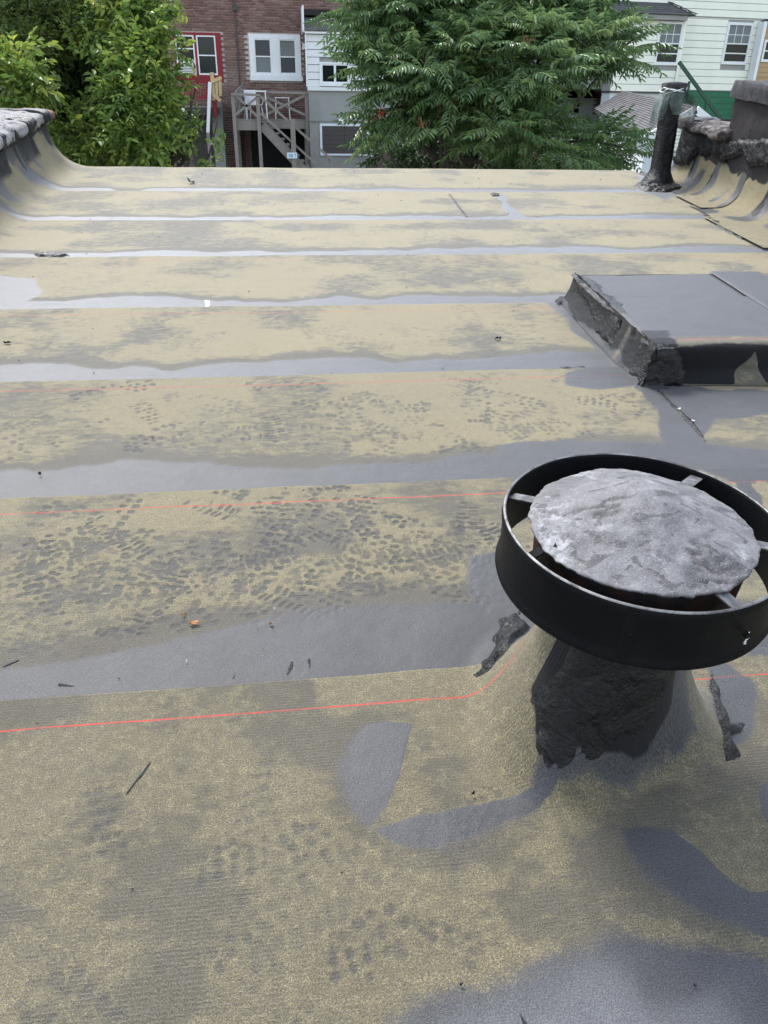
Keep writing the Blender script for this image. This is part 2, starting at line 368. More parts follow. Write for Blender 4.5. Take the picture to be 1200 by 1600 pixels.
M['crumb'] = paint('tar_crumb', (.014, .014, .015), .55, .3, 40)

# ================================================================ THE ROOF (coordinates u, v, w)
LAPS = [-.10, 1.36, 2.26, 3.20, 4.13, 5.11, 6.08, 7.12, 8.30]     # far edges; the last is the eave
LAPS[0] = .30
UL, RL = -1.78, .36                                                  # left cove starts, radius
VC = (.672, 1.165)                                                   # the flue's axis
def bump_h(u, v):
    th = np.arctan2(v-VC[1], u-VC[0]); r = np.hypot(u-VC[0], v-VC[1])
    R0 = .35+.03*np.sin(th*3+2.)-.11*np.clip(np.cos(th+1.45), 0, 1)**1.5
    t = np.clip((R0-r)/(R0-.135), 0, 1)
    b = .35*t**2.5*(1+.05*np.sin(th*5+.7)*t)
    return b+.006*np.exp(-((r-.42)/.12)**2)
def base_h(u, v):
    w = .010*(fbm(u*.8+3, v*.8+1, 0, 3)-.5)+.004*(fbm(u*5, v*5, 2, 3)-.5)
    return w+bump_h(u, v)
def prof(s):
    """across the roof: flat, then curling up the left wall"""
    d = np.maximum(UL-s, 0); amax = math.radians(83); a = np.minimum(d/RL, amax); ex = np.maximum(d-RL*amax, 0)
    u = np.where(s >= UL, s, UL-RL*np.sin(a)-ex*math.cos(amax)); w = RL*(1-np.cos(a))+ex*math.sin(amax)
    nu, nw = np.sin(a), np.cos(a); return u, w, nu, nw
# ---- bitumen masks (all in metres on the sheet)
def seg_d(u, v, a, b):
    a, b = np.array(a), np.array(b); d = b-a; t = np.clip(((u-a[0])*d[0]+(v-a[1])*d[1])/(d@d), 0, 1)
    return np.hypot(u-a[0]-d[0]*t, v-a[1]-d[1]*t)
def poly_sd(u, v, P):
    P = np.array(P); n = len(P); d = np.full(u.shape, 1e9); ins = np.zeros(u.shape, bool)
    for i in range(n):
        a, b = P[i], P[(i+1) % n]; d = np.minimum(d, seg_d(u, v, a, b))
        c = ((a[1] > v) != (b[1] > v)); den = (b[1]-a[1]) or 1e-9; ins ^= c & (u < (b[0]-a[0])*(v-a[1])/den+a[0])
    return np.where(ins, -d, d)
PXP = lambda L, w=0: [rpx(x, y, w) for x, y in L]
# each lap: (seed, mean width of the bitumen band beyond the lap)
BAND = {1.36: .20, 2.26: .17, 3.20: .15, 4.13: .145, 5.11: .13, 6.08: .115, 7.12: .11}
STAIN_SHARP = [  # polygon in photo pixels, soft side falloff
    (PXP([(604,1128),(643,1135),(640,1160),(625,1215),(605,1262),(578,1294),(556,1270),(538,1240),(528,1200),(545,1160),(570,1135)]), .006, .10, (-1, -.1)),
    (PXP([(585,1298),(640,1282),(730,1262),(830,1240),(880,1225),(850,1262),(770,1300),(690,1328),(620,1322)]), .005, .09, (.1, -1)),
    (PXP([(970,1297),(1010,1290),(1050,1298),(1095,1335),(1150,1385),(1172,1396),(1215,1390),(1215,1475),(1150,1450),(1080,1425),(1010,1375),(985,1340)]), .005, .10, (-.8, -.6)),
    (PXP([(1183,1240),(1190,1225),(1215,1222),(1215,1300),(1196,1290),(1186,1265)]), .006, .02, (1, 0)),
]
STAIN_SOFT = [  # polygon px, edge softness m, inset
    (PXP([(560,1640),(700,1560),(820,1510),(900,1478),(1010,1462),(1100,1468),(1210,1490),(1210,1700),(500,1700)]), .085),
    (PXP([(838,1185),(870,1165),(950,1165),(1030,1160),(1085,1172),(1060,1205),(980,1235),(880,1250),(820,1245)]), .04),
    (PXP([(780,700),(900,690),(1040,700),(1030,640),(985,600),(1060,600),(1130,612),(1210,612),(1210,650),(1120,655),(1100,690),(1210,735),(1210,752),(1160,762),(1090,735),(800,748),(770,735)]), .035),
    (PXP([(742,880),(790,860),(800,930),(800,975),(770,990),(745,960),(735,920)]), .045),
    (PXP([(540,985),(640,1000),(740,985),(790,960),(800,1000),(770,1045),(600,1050),(520,1020)]), .03),
    (PXP([(880,585),(960,560),(1000,602),(940,612),(880,606)]), .04),
    (PXP([(845,470),(888,462),(930,510),(990,570),(1000,604),(960,575),(900,520),(872,490)]), .035),
    (PXP([(0,432),(55,437),(70,455),(30,478),(-40,480),(-40,435)]), .05),
    (PXP([(1000,262),(1075,262),(1085,300),(1040,312),(995,300)]), .05),
    (PXP([(800,745),(1110,720),(1210,738),(1210,760),(1165,745),(1100,735),(1000,770),(830,770)]), .03),
    (PXP([(1140,735),(1160,740),(1215,820),(1215,860),(1180,830)]), .02),
    (PXP([(1110,1045),(1135,1040),(1170,1065),(1168,1120),(1165,1150),(1140,1165),(1120,1120)]), .025),
    (PXP([(1160,1000),(1215,985),(1215,1030),(1150,1035)]), .03),
    (PXP([(775,303),(790,306),(800,325),(822,340),(800,342),(785,325)]), .015),
]
def sheet_h(u, v):
    L0 = np.array(LAPS); k = np.clip(np.searchsorted(L0, v), 1, 8); a = L0[k-1]-.09
    return base_h(u, v)+.0055*np.clip((v-a)/(L0[k]-a), 0, 1)*np.where(k == 1, .55, 1)
def make_masks(s, v, k):
    """tar, worn, black for sheet k at sheet coordinates s (across), v"""
    near = LAPS[k-1]; tar = np.zeros(s.shape); WH = np.zeros(s.shape)
    if near in BAND:
        wdt = BAND[near]; n = fbm(s*1.6+k*13, k*3.1, 0, 3)-.5; n2 = fbm(s*6+k*5, k*7.7, 0, 3)-.5
        wd_ = wdt*(1+1.5*n+.8*n2)
        if near == 1.36: wd_ = wdt*(.98+.35*np.sin(s*2.6+.6)+.5*n+.2*n2)
        if near == 7.12: wd_ = wd_*sst(-.05, .1, np.abs(s+1.28)-.10)
        soft = .045+.06*(n2+.5)
        tar = np.maximum(tar, 1-sst(near+wd_-soft, near+wd_+soft, v)); halo = np.exp(-((v-near-wd_-.01)/.060)**2)
    for P, hard, soft, sdv in STAIN_SHARP:
        if k <= 2:
            d = poly_sd(s, v, P)+.014*(fbm(s*22, v*22, 1, 4)-.5); cu, cv = np.mean(P, 0)
            ang = sst(-.3, .5, ((s-cu)*sdv[0]+(v-cv)*sdv[1])/(np.hypot(s-cu, v-cv)+1e-4))
            e = hard+(soft-hard)*ang
            tar = np.maximum(tar, np.clip(.5-d/e, 0, 1)); hal = np.exp(-(np.maximum(d, 0)/.05)**2)*ang; WH = np.maximum(WH, hal)
    for P, soft in STAIN_SOFT:
        d = poly_sd(s, v, P)+.09*(fbm(s*6+1, v*6+4, 1, 4)-.5); tar = np.maximum(tar, 1-sst(-soft*1.3, soft*1.3, d))
    bigp = 1-sst(-.12, .02, poly_sd(s, v, STAIN_SOFT[0][0]))
    # left cove: bitumen drips across the curl
    curl = sst(UL+.02, UL-.25, s)
    up = sst(UL-.35, UL-.75, s)
    n = fbm(v*3.1+2, s*1.1, 3, 4)
    tar = np.maximum(tar, curl*sst(.40, .56, n+.12*up))
    black = sst(UL-.22, UL-.5, s)*sst(.40, .58, fbm(v*2.4+7, s*1.3, 5, 4))*.9
    black = np.maximum(black, sst(UL-.50, UL-.58, s+.05*(fbm(v*9, 1., 0, 3)-.5)))
    if near > 5:   # the joint between sheets is heavily cemented where it climbs the wall
        black = np.maximum(black, sst(UL-.28, UL-.40, s)*(1-sst(.08, .15, v-near+.05*n)))
    # worn, trodden granules
    area = np.full(s.shape, {1: .25, 2: .70, 3: .62, 4: .68, 5: .68, 6: .70, 7: .70, 8: .70}[k])
    worn = area*(.15+1.15*sst(.36, .70, fbm(s*3.1+k, v*4.6, 1, 5))+.35*sst(.40, .75, fbm(s*5.5+fbm(s*3, v*3), v*1.1, 4, 4)))
    if k == 1: worn = .18+1.0*sst(.42, .70, fbm(s*5.5+5.3, v*6+1, 1, 5))
    worn = worn+.9*WH
    if near in BAND: worn = worn+1.25*halo
    worn = worn*(1-curl*.3)
    # round the flue
    r = np.hypot(s-VC[0], v-VC[1]); th = np.arctan2(v-VC[1], s-VC[0])
    if k <= 2:
        nn = fbm(s*9, v*9, 7, 4)
        black = np.maximum(black, 1-sst(.105+.06*(nn-.5), .135+.06*(nn-.5), r))*1.
        dp = poly_sd(s, v, [(.49,1.13),(.485,1.04),(.50,1.0),(.55,.99),(.63,.985),(.69,.99),(.725,1.005),(.765,1.035),(.67,1.165)]); black = np.maximum(black, 1-sst(-.010, .010, dp+.035*(nn-.5)))
        dp = poly_sd(s, v, PXP([(846,1180),(900,1172),(985,1165),(1010,1195),(960,1225),(880,1222),(850,1205)])); tar = np.maximum(tar, 1-sst(-.03, .03, dp+.03*(nn-.5)))
    # paler bitumen mottling in the large near patch, slight lift on the nearest sheet
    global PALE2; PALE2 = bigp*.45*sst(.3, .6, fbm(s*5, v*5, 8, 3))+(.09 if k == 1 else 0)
    return tar, worn, black
# ---- boot prints
def boot_lugs(kind):
    L = []
    if kind == 0:                     # chunky lugs on the rim, ovals inside
        for i in range(9):
            y = -.13+i*.032; hw = .047*(1-.35*abs((y-.03)/.16)**2) if y > -.05 else .036
            for sgn in (-1, 1): L.append((sgn*hw, y, .011, .0085, sgn*.3, 4))
            if i not in (3, 4): L += [(-.014, y+.008, .009, .008, 0, 2.2), (.014, y-.006, .009, .008, 0, 2.2)]
        L += [(-.02, .142, .009, .011, -.3, 4), (.02, .142, .009, .011, .3, 4), (0, .150, .009, .012, 0, 4)]
        L += [(x, -.150, .0075, .012, 0, 5) for x in (-.026, -.009, .009, .026)]
        L = [(a*1.12, b_*1.08, c*1.2, d*1.2, e, f) for a, b_, c, d, e, f in L]
    elif kind == 1:                   # staggered ovals
        for i in range(10):
            for j in range(4 if i % 2 else 3):
                x = (j-(1.5 if i % 2 else 1))*.026; y = -.14+i*.030
                if abs(x) < .05*(1-.3*abs(y/.16)**2): L.append((x, y, .0100, .0085, 0, 2))
    else:                             # transverse bars
        for i in range(13):
            y = -.14+i*.0225; hw = .042*(1-.3*abs(y/.16)**2)
            L += [(-hw*.52, y, hw*.42, .0062, .18, 4), (hw*.52, y, hw*.42, .0062, -.18, 4)]
    return L
LUGS = [boot_lugs(i) for i in range(3)]
def stamp(s, v, lug, x, y, ang, kind, dep, seed, flip):
    m = (np.abs(s-x) < .18) & (np.abs(v-y) < .18)
    rows = np.where(m.any(1))[0]; cols = np.where(m.any(0))[0]
    if len(rows) < 2 or len(cols) < 2: return
    sl_ = (slice(rows[0], rows[-1]+1), slice(cols[0], cols[-1]+1))
    a, b = s[sl_]-x, v[sl_]-y; c, d = math.cos(ang), math.sin(ang); p = (a*c+b*d)*flip; q = -a*d+b*c
    press = np.clip(2.2*fbm(p*13+seed*3.3, q*10+seed, 0, 3)-.75, 0, 1)
    acc = np.zeros(p.shape)
    lr = random.Random(seed)
    for (lx, ly, rx, ry, t, pw) in LUGS[kind]:
        if lr.random() < .22: continue
        lx += lr.gauss(0, .002); ly += lr.gauss(0, .002); rx *= lr.uniform(.75, 1.15); ry *= lr.uniform(.75, 1.15)
        pp = (p-lx)*math.cos(t)+(q-ly)*math.sin(t); qq = -(p-lx)*math.sin(t)+(q-ly)*math.cos(t)
        f = np.abs(pp/rx)**pw+np.abs(qq/ry)**pw; acc = np.maximum(acc, np.clip((1.35-f)/.45, 0, 1))
    lug[sl_] = np.maximum(lug[sl_], acc*sst(.15, .5, press)*dep)
roof = empty('roof', (0, 0, 0), kind='structure')
def axis(lo, hi, f0, f1, fine, coarse):
    parts = []
    if lo < f0: parts.append(np.linspace(lo, f0, max(2, int((f0-lo)/coarse)+1))[:-1])
    parts.append(np.linspace(max(lo, f0), min(hi, f1), max(2, int((min(hi, f1)-max(lo, f0))/fine)+1)))
    if f1 < hi: parts.append(np.linspace(f1, hi, max(2, int((hi-f1)/coarse)+1))[1:])
    return np.concatenate(parts)
SHEETS = {1: (.0042, -.9, 1.35), 2: (.0033, -1.1, 1.8), 3: (.0052, -1.4, 2.4), 4: (.009, -1.8, 2.8), 5: (.012, -2.2, 3.4), 6: (.014, -2.8, 3.6), 7: (.014, -2.8, 3.8), 8: (.014, -2.8, 3.8)}
for k in range(1, 9):
    fine, f0, f1 = SHEETS[k]
    s_ = axis(UL-.61, 3.62, f0, f1, fine, .02); v0 = LAPS[k-1]-.09; v1 = LAPS[k]
    if k == 1: v0 = -.6
    v_ = axis(v0, v1, max(v0, .38), v1, fine, .04)
    s, v = np.meshgrid(s_, v_)
    edge = v1+.004*(fbm(s*2.2, k*3., 0, 3)-.5)*2
    vv = v+(edge-v1)*sst(v1-.2, v1, v)
    vv = vv-.035*np.exp(-((s+1.2)/.6)**2)*0
    tar, worn, black = make_masks(s, vv, k)
    lug = np.zeros(s.shape); rr = random.Random(100+k)
    nst = {1: 15, 2: 100, 3: 75, 4: 70, 5: 60, 6: 50, 7: 36, 8: 28}[k]
    for i in range(nst):
        x = rr.uniform(max(f0, -1.5), f1 if k > 2 else (.75 if k == 2 else .5)); y = rr.uniform(LAPS[k-1]+.06, v1-.10)
        if k == 2 and rr.random() < .75: y = rr.gauss(1.86, .13)
        if k == 2: x = rr.uniform(-1.05, .62)
        if k == 3: y = rr.gauss(2.80, .13) if rr.random() < .6 else y
        if k == 1: x, y = rr.uniform(-.6, .4), rr.uniform(.5, .98)
        dep = rr.uniform(.45, 1)*{1: .7, 2: 1., 3: .9}.get(k, .55)
        stamp(s, vv, lug, x, y, rr.choice([0, 3.14, 1.5, -1.5])+rr.gauss(0, .55), rr.choice([0, 0, 1, 1, 2] if k > 1 else [0, 1, 1]), dep, i+50*k, rr.choice([-1, 1]))
    gone = sst(-.2, .15, vv-(LAPS[k-1]+.02)) if k > 1 else 1
    lug *= gone*(1-.75*np.clip(tar, 0, 1))
    thick = .0055
    w = base_h(s, vv)*(s > UL-.6)+thick*np.clip((v-v0)/(v1-v0), 0, 1)*(.55 if k == 1 else 1)
    w = w+.0022*np.exp(-((vv-v1)/.010)**2)*0
    w = w-.0026*lug+.0008*np.clip(tar, 0, 1)+.0012*(fbm(s*30, vv*30, 3, 2)-.5)
    # shallow ripples at the laps
    w = w+.004*(fbm(s*3.3, vv*9, 6, 3)-.5)*np.exp(-((vv-v1)/.07)**2)
    u, wp, nu, nw = prof(s)
    # droop over the eave
    P = np.stack([u+nu*w, vv, wp+nw*w], -1)
    if k == 8:
        e = sst(8.22, 8.30, vv)*.03; P[..., 2] -= e
    line = np.where(s < 3.3, 1., 0.)*{1: 1, 2: 1, 3: .95, 4: .7, 5: .5, 6: .18, 7: .15, 8: 0}[k]
    Pw = r2w(P)
    # the thickness of the far edge: one more row straight down
    lastP = P[-1:].copy(); lastP[..., 2] -= .012*nw[-1:]; lastP[..., 0] -= .012*nu[-1:]
    if k == 8: lastP[..., 2] -= .05
    Pw = np.concatenate([Pw, r2w(lastP)], 0)
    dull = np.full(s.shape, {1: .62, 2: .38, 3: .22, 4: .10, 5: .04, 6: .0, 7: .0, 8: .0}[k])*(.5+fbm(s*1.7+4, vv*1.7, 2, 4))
    cat = lambda A: np.concatenate([A, A[-1:]], 0)
    blk = cat(black); blk[-1] = 1 if k < 8 else .3
    uv = np.stack([cat(s), cat(v1-v)+k*0], -1)
    uvn = uv.copy(); uvn[..., 0] += 11.3*k
    o = grid_obj('roofing_sheet', Pw, M['sheet'], roof, {'tar': cat(tar), 'worn': cat(worn), 'black': blk, 'lug': cat(lug), 'line': cat(line), 'dull': cat(dull), 'pale': cat(np.full(s.shape, {1: 0, 2: .03, 3: .12, 4: .30, 5: .5, 6: .8, 7: .9, 8: .8}[k])*sst(UL-.3, UL-.05, s)+PALE2)}, uvn)  # pale rises with distance: grazing sky reflection put into the bitumen colour
# deck below and the building's own walls
dk = MB(); A = r2w(np.array([[-2.30,-.6,-.03],[4.2,-.6,-.03],[4.2,8.27,-.03],[-2.30,8.27,-.03],[-2.30,-.6,-.30],[4.2,-.6,-.30],[4.2,8.27,-.30],[-2.30,8.27,-.30]]))
dk.add(A, [(0,1,2,3),(7,6,5,4),(4,5,1,0),(5,6,2,1),(6,7,3,2),(7,4,0,3)]).build('roof_deck', M['wood_dark'], roof)
bw = MB(); b = bw.box(-2.25, 4.15, -6, 8.1, -6.4, -1.15); bo = bw.build('building_wall', M['dkwall']); bo['kind'] = 'structure'

# ---------------------------------------------------------------- cement patches that follow the surface
def tar_blob(name, poly, th, parent, mat='tar', hfun=sheet_h, res=.008, w0=.004, seed=0, rough=1., map3=None, edge=.02):
    P = np.array(poly); lo, hi = P.min(0)-.01, P.max(0)+.01
    s_ = np.arange(lo[0], hi[0], res); v_ = np.arange(lo[1], hi[1], res); s, v = np.meshgrid(s_, v_)
    d = poly_sd(s, v, P)+.03*rough*(fbm(s*22+seed, v*22, 1, 3)-.5)
    n = fbm(s*26+seed*3, v*26, 2, 4); rg = 1-np.abs(2*fbm(s*17+seed, v*30+4, 5, 4)-1)*2.2
    t = sst(0, -edge, d); w = w0-.006*(1-t)+th*t*(.35+.6*n+.45*np.clip(rg, 0, 1))
    P3 = np.stack([s, v, (hfun(s, v) if hfun else 0)+w], -1)
    Wd = r2w(P3) if map3 is None else map3(P3)
    keep = d < .004; i = np.arange(s.size).reshape(s.shape)
    q = keep[:-1, :-1] | keep[1:, :-1] | keep[:-1, 1:] | keep[1:, 1:]
    f = np.stack([i[:-1, :-1], i[:-1, 1:], i[1:, 1:], i[1:, :-1]], -1)[q]
    used = np.unique(f); re = -np.ones(s.size, int); re[used] = np.arange(len(used))
    me = mesh(name, Wd.reshape(-1, 3)[used]-(np.array(parent.location) if parent else 0), re[f], smooth=True)
    return link(name, me, M[mat], parent)
# ---------------------------------------------------------------- FLUE VENT
vb = r2w(np.array([VC[0], VC[1], .02]))
vent = empty('flue_vent', vb, 0, 'large round black flue cowl with a grey cone cap, beside the near seam', 'roof vent')
def ringgrid(name, prof_, mat, parent, n=128, c=VC, wob=0., seed=0, closed=False):
    """surface of revolution about the roof normal; prof_: list of (r, w)"""
    th = np.linspace(0, 2*np.pi, n, endpoint=False); Pq = np.array(prof_+([prof_[0]] if closed else []))
    T, R = np.meshgrid(th, Pq[:, 0]); _, Wd = np.meshgrid(th, Pq[:, 1])
    if wob: R = R+wob*(fbm(np.cos(T)*2+seed, np.sin(T)*2, Wd*8, 3)-.5); Wd = Wd+wob*.8*(fbm(np.cos(T)*1.5+seed+4, np.sin(T)*1.5, 1, 2)-.5)
    P = np.stack([c[0]+R*np.cos(T), c[1]+R*np.sin(T), Wd], -1)
    return grid_obj(name, r2w(P)-vb, mat, parent, wrap=True)
RO = .270
ringgrid('outer_ring', [(RO-.004,.441),(RO-.002,.438),(RO+.003,.440),(RO+.005,.447),(RO,.455),(RO-.001,.470),(RO,.545),(RO+.003,.552),(RO+.001,.560),(RO,.566),(RO-.004,.568),(RO-.005,.562),(RO-.006,.47),(RO-.005,.446)], M['black'], vent, wob=.003, closed=True)
ringgrid('rim_edge', [(RO-.0045,.5685),(RO-.002,.571),(RO+.0012,.5675)], M['strap'], vent, wob=.003)
ringgrid('inner_collar', [(.196,.455),(.199,.455),(.204,.545),(.200,.548),(.193,.50),(.192,.455)], M['rust'], vent, wob=.006, seed=3, closed=True)
ringgrid('inner_cone', [(.105,.40),(.125,.44),(.19,.468),(.188,.471),(.120,.447),(.100,.40)], M['rust'], vent, seed=2, closed=True)
# lumpy flue pipe sleeved in cement
th = np.linspace(0, 2*np.pi, 90, endpoint=False); ww = np.linspace(.28, .47, 30); T, Wz = np.meshgrid(th, ww)
R = .112+.020*(fbm(np.cos(T)*3, np.sin(T)*3, Wz*10, 4)-.5)+.026*(fbm(np.cos(T)*9, np.sin(T)*9, Wz*26, 3)-.5)+.012*np.clip(1-np.abs(2*fbm(np.cos(T)*5, np.sin(T)*5, Wz*22, 4)-1)*4, 0, 1)
R = R*(1-.12*sst(.40, .47, Wz))
grid_obj('flue_pipe', r2w(np.stack([VC[0]+R*np.cos(T), VC[1]+R*np.sin(T), Wz], -1))-vb, M['tar'], vent, wrap=True)
# cone cap
cc = (.654, 1.138); nr_, nt_ = 52, 150
rad = np.linspace(0.001, 1, nr_); T, RR = np.meshgrid(np.linspace(0, 2*np.pi, nt_, endpoint=False), rad)
ro = .2105*(1+.050*(fbm(np.cos(T)*4, np.sin(T)*4, 0, 3)-.5)+.045*(fbm(np.cos(T)*14, np.sin(T)*14, 1, 3)-.5))
X_, Y_ = cc[0]+RR*ro*np.cos(T)+.012*(1-RR), cc[1]+RR*ro*np.sin(T)+.030*(1-RR)
prof_c = .577+.074*(1-RR)**1.05-.030*np.exp(-(RR/.10)**2)*.3
crk = np.clip(1-np.abs(2*fbm(X_*9+2, Y_*15, 0, 4)-1)*14, 0, 1)*sst(.45, .6, fbm(X_*7, Y_*7+3, 4, 2))
Zc = prof_c+.008*(fbm(X_*9, Y_*9, 2, 4)-.5)+.007*(fbm(X_*34, Y_*34, 5, 3)-.5)-.0055*crk
Pc = np.stack([X_, Y_, Zc], -1); Pc2 = Pc[::-1].copy(); Pc2[..., 2] -= .0035
Pa = np.concatenate([Pc, Pc2], 0)
grid_obj('cone_cap', r2w(Pa)-vb, M['cone'], vent, {'worn': np.concatenate([crk*.95, crk[::-1]*.95], 0)}, wrap=True, flip=False)
for a in (2.62, 3.35, 4.98, .72, 5.9):
    m = MB(); d = np.array([math.cos(a), math.sin(a)]); pa = r2w([cc[0]+d[0]*.185, cc[1]+d[1]*.185, .580])-vb; pb = r2w([VC[0]+d[0]*(RO-.008), VC[1]+d[1]*(RO-.008), .556 if a not in (3.35,) else .525])-vb
    m.bar(pa, pb, .026, .003, Nw); m.build('strap', M['strap' if a != 3.35 else 'black'], vent)
for a, w_ in ((-2.0,.452),(-2.0,.508),(-2.0,.556),(-.62,.452),(-.62,.556)):
    p = r2w([VC[0]+math.cos(a)*(RO-.002), VC[1]+math.sin(a)*(RO-.002), w_])-vb; d_ = r2w([math.cos(a), math.sin(a), 0]); MB().tube([p, p+d_*.004, p+d_*.0055], [.0042, .0038, .0015], 8).build('rivet', M['black'], vent, True)
T, Wq = np.meshgrid(np.linspace(-2.06, -1.97, 8), np.linspace(.446, .562, 8)); Rq = RO+.0022+0*T; Rq[:, 0] = RO-.002; Rq[:, -1] = RO-.002
grid_obj('lap_seam', r2w(np.stack([VC[0]+Rq*np.cos(T), VC[1]+Rq*np.sin(T), Wq], -1))-vb, M['black'], vent)
for a in (5.05,):
    m = MB(); p = r2w([VC[0]+math.cos(a)*(RO+.004), VC[1]+math.sin(a)*(RO+.004), .505])-vb; m.tube([p, p+r2w([math.cos(a)*.008, math.sin(a)*.008, 0])], .006, 8).build('bolt', M['black'], vent)
    m = MB(); q = p+r2w([.004, -.003, .006]); m.tube([q, q-Nw*.012+Uw*.003, q-Nw*.020, q-Nw*.027], [.0012, .002, .0012, .003], 6).build('paint_drip', M['whitepaint'], vent, True)
# cement thrown round the foot
tar_blob('cement_patch', PXP([(752,1040),(770,1005),(782,955),(808,945),(834,968),(818,1000),(792,1032),(775,1045)], .04), .024, vent, seed=1, rough=1.4)
tar_blob('cement_patch', [(.490,1.12),(.55,1.075),(.60,1.055),(.66,1.045),(.71,1.055),(.745,1.035),(.72,1.01),(.66,.998),(.60,.985),(.56,.995),(.51,1.0),(.487,1.04)], .013, vent, seed=2, rough=1.2)
tar_blob('cement_patch', [(.482,1.04),(.50,1.06),(.53,1.03),(.56,1.012),(.565,.997),(.53,.990),(.492,1.0)], .012, vent, seed=3, rough=1.2)
tar_blob('cement_patch', PXP([(842,1180),(900,1168),(960,1170),(1000,1180),(990,1200),(930,1214),(870,1212),(848,1198)]), .009, vent, 'tar', seed=4, rough=2.2)
tar_blob('cement_patch', PXP([(1104,1046),(1114,1045),(1128,1100),(1140,1135),(1168,1128),(1160,1150),(1145,1155),(1160,1185),(1140,1190),(1134,1232),(1129,1190),(1124,1160),(1110,1110)]), .016, vent, 'tar', seed=5, rough=.7)
tar_blob('cement_patch', PXP([(745,1038),(775,1015),(800,1000),(792,1030),(765,1042)], .05), .012, vent, 'tar', seed=6, rough=1.6)

# ---------------------------------------------------------------- ROOF HATCH (raised covered curb)
HU0, HU1, HV0, HV1, HW = 1.60, 2.66, 3.05, 4.10, .168
hb = r2w(np.array([(HU0+HU1)/2, (HV0+HV1)/2, 0]))
hatch = empty('roof_hatch', hb, 0, 'low square roof hatch wrapped in black and tan roofing felt', 'roof hatch')
def attrs5(sh, tar=0., worn=0., black=0., lug=0., line=0.):
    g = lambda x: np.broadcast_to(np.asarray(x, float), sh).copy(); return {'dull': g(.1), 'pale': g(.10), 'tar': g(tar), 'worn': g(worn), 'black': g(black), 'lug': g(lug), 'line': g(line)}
# top: three felt pieces
def top_piece(u0, u1, v0, v1, off, mat_tar=1.):
    s, v = np.meshgrid(np.arange(u0, u1+.006, .012), np.arange(v0, v1+.006, .012))
    w = HW+off+.012*(fbm(s*3, v*3, 4, 3)-.5)+.004*(fbm(s*14, v*5, 9, 3)-.5)
    e = np.minimum(np.minimum(s-u0, u1-s), np.minimum(v-v0, v1-v)); w = w-.006*(1-sst(0, .012, e))
    edge_l = sst(.10, 0, s-HU0+.05*(fbm(v*9, 3., 0, 3)-.5))
    return grid_obj('felt_cover', r2w(np.stack([s, v, w], -1))-hb, M['sheet'], hatch, attrs5(s.shape, .97, 0, .34*edge_l*(fbm(s*20, v*20, 0, 3))+.36*sst(.45, .75, fbm(s*2.2, v*11, 2, 5))), np.stack([s+40+off*300, v+5], -1))
top_piece(HU0-.005, 2.40, 3.66, HV1, .000); top_piece(HU0-.003, 2.385, HV0+.03, 3.68, .007); top_piece(2.37, HU1+.01, HV0+.03, HV1, .014)
# near face with its rolled edge
s_ = np.arange(HU0+.0, HU1+.03, .010); q_ = np.linspace(0, 1, 48); s, q = np.meshgrid(s_, q_)
tot = q*.34; r_ = .045; hw_ = HW-r_-.0
v = np.where(tot < hw_, HV0-.035, np.where(tot < hw_+r_*1.571, HV0-.035+r_*(1-np.cos((tot-hw_)/r_)), HV0-.035+r_+(tot-hw_-r_*1.571)))
w = np.where(tot < hw_, tot, np.where(tot < hw_+r_*1.571, hw_+r_*np.sin((tot-hw_)/r_), HW))+.010
v = v-.05*sst(.06, 0, tot)-.016*(fbm(s*7, q*3, 3, 3)-.5)*sst(0, .2, q); v = v+.02*np.sin(s*5)*sst(.5, .1, q)
tri = np.abs(s-2.05+.01*np.sin(tot*40))-.002-(1-tot/.125)*.075+.012*(fbm(s*20, tot*20, 3, 3)-.5)
ax = sst(-.008, .014, tri)*sst(.200, .135, tot+.010*np.sin(s*9))
ax = np.where(tot < .006, 0, ax)
blk = np.maximum(ax, sst(.16, .08, s-HU0+.06*(fbm(s*9, q*9, 0, 3)-.5))*sst(.13, .08, tot-.25))
tarf = sst(.19, .30, tot+.04*(fbm(s*5, 2., 0, 3)-.5))*.9+.30*sst(.07, .12, tot)*sst(.16, .11, tot)
grid_obj('side_felt', r2w(np.stack([s, v, w], -1))-hb, M['sheet'], hatch, attrs5(s.shape, np.maximum(tarf, .42*sst(.15, .25, tot)), 1.1, blk, 0, 1.), np.stack([s+60, .315-tot], -1))
# left face, right face, far face
v_ = np.arange(HV0-.05, HV1+.02, .010); q_ = np.linspace(0, 1, 26); v, q = np.meshgrid(v_, q_)
u = HU0-.012-.055*(1-q)**2.2+.012*(fbm(v*9, q*4, 3, 4)-.5)+.006*np.clip(1-np.abs(2*fbm(v*11, q*8, 8, 4)-1)*4, 0, 1)*q; w = q*(HW+.006)+.004
blk = sst(-.08, .28, q+.55*(fbm(v*7, q*5, 1, 4)-.5)); bare = .6*sst(.05, .0, np.abs(v-3.30)-.01)
grid_obj('side_felt', r2w(np.stack([u, v, w], -1))-hb, M['sheet'], hatch, attrs5(v.shape, .75+.4*fbm(v*5, q*5, 4, 3)-.7*bare, .4, blk*(1-.8*bare)), np.stack([v+80, .6+w], -1), flip=True)
m = MB(); A = r2w(np.array([[HU1+.005,HV0-.03,0],[HU1+.005,HV1,0],[HU1,HV1,HW-.004],[HU1,HV0-.03,HW-.004],[HU0,HV1+.005,0],[HU0,HV1,HW-.004]]))-hb
m.add(A, [(0,1,2,3)]).add(A, [(1,4,5,2)]).build('side_felt', M['tar_matt'], hatch)
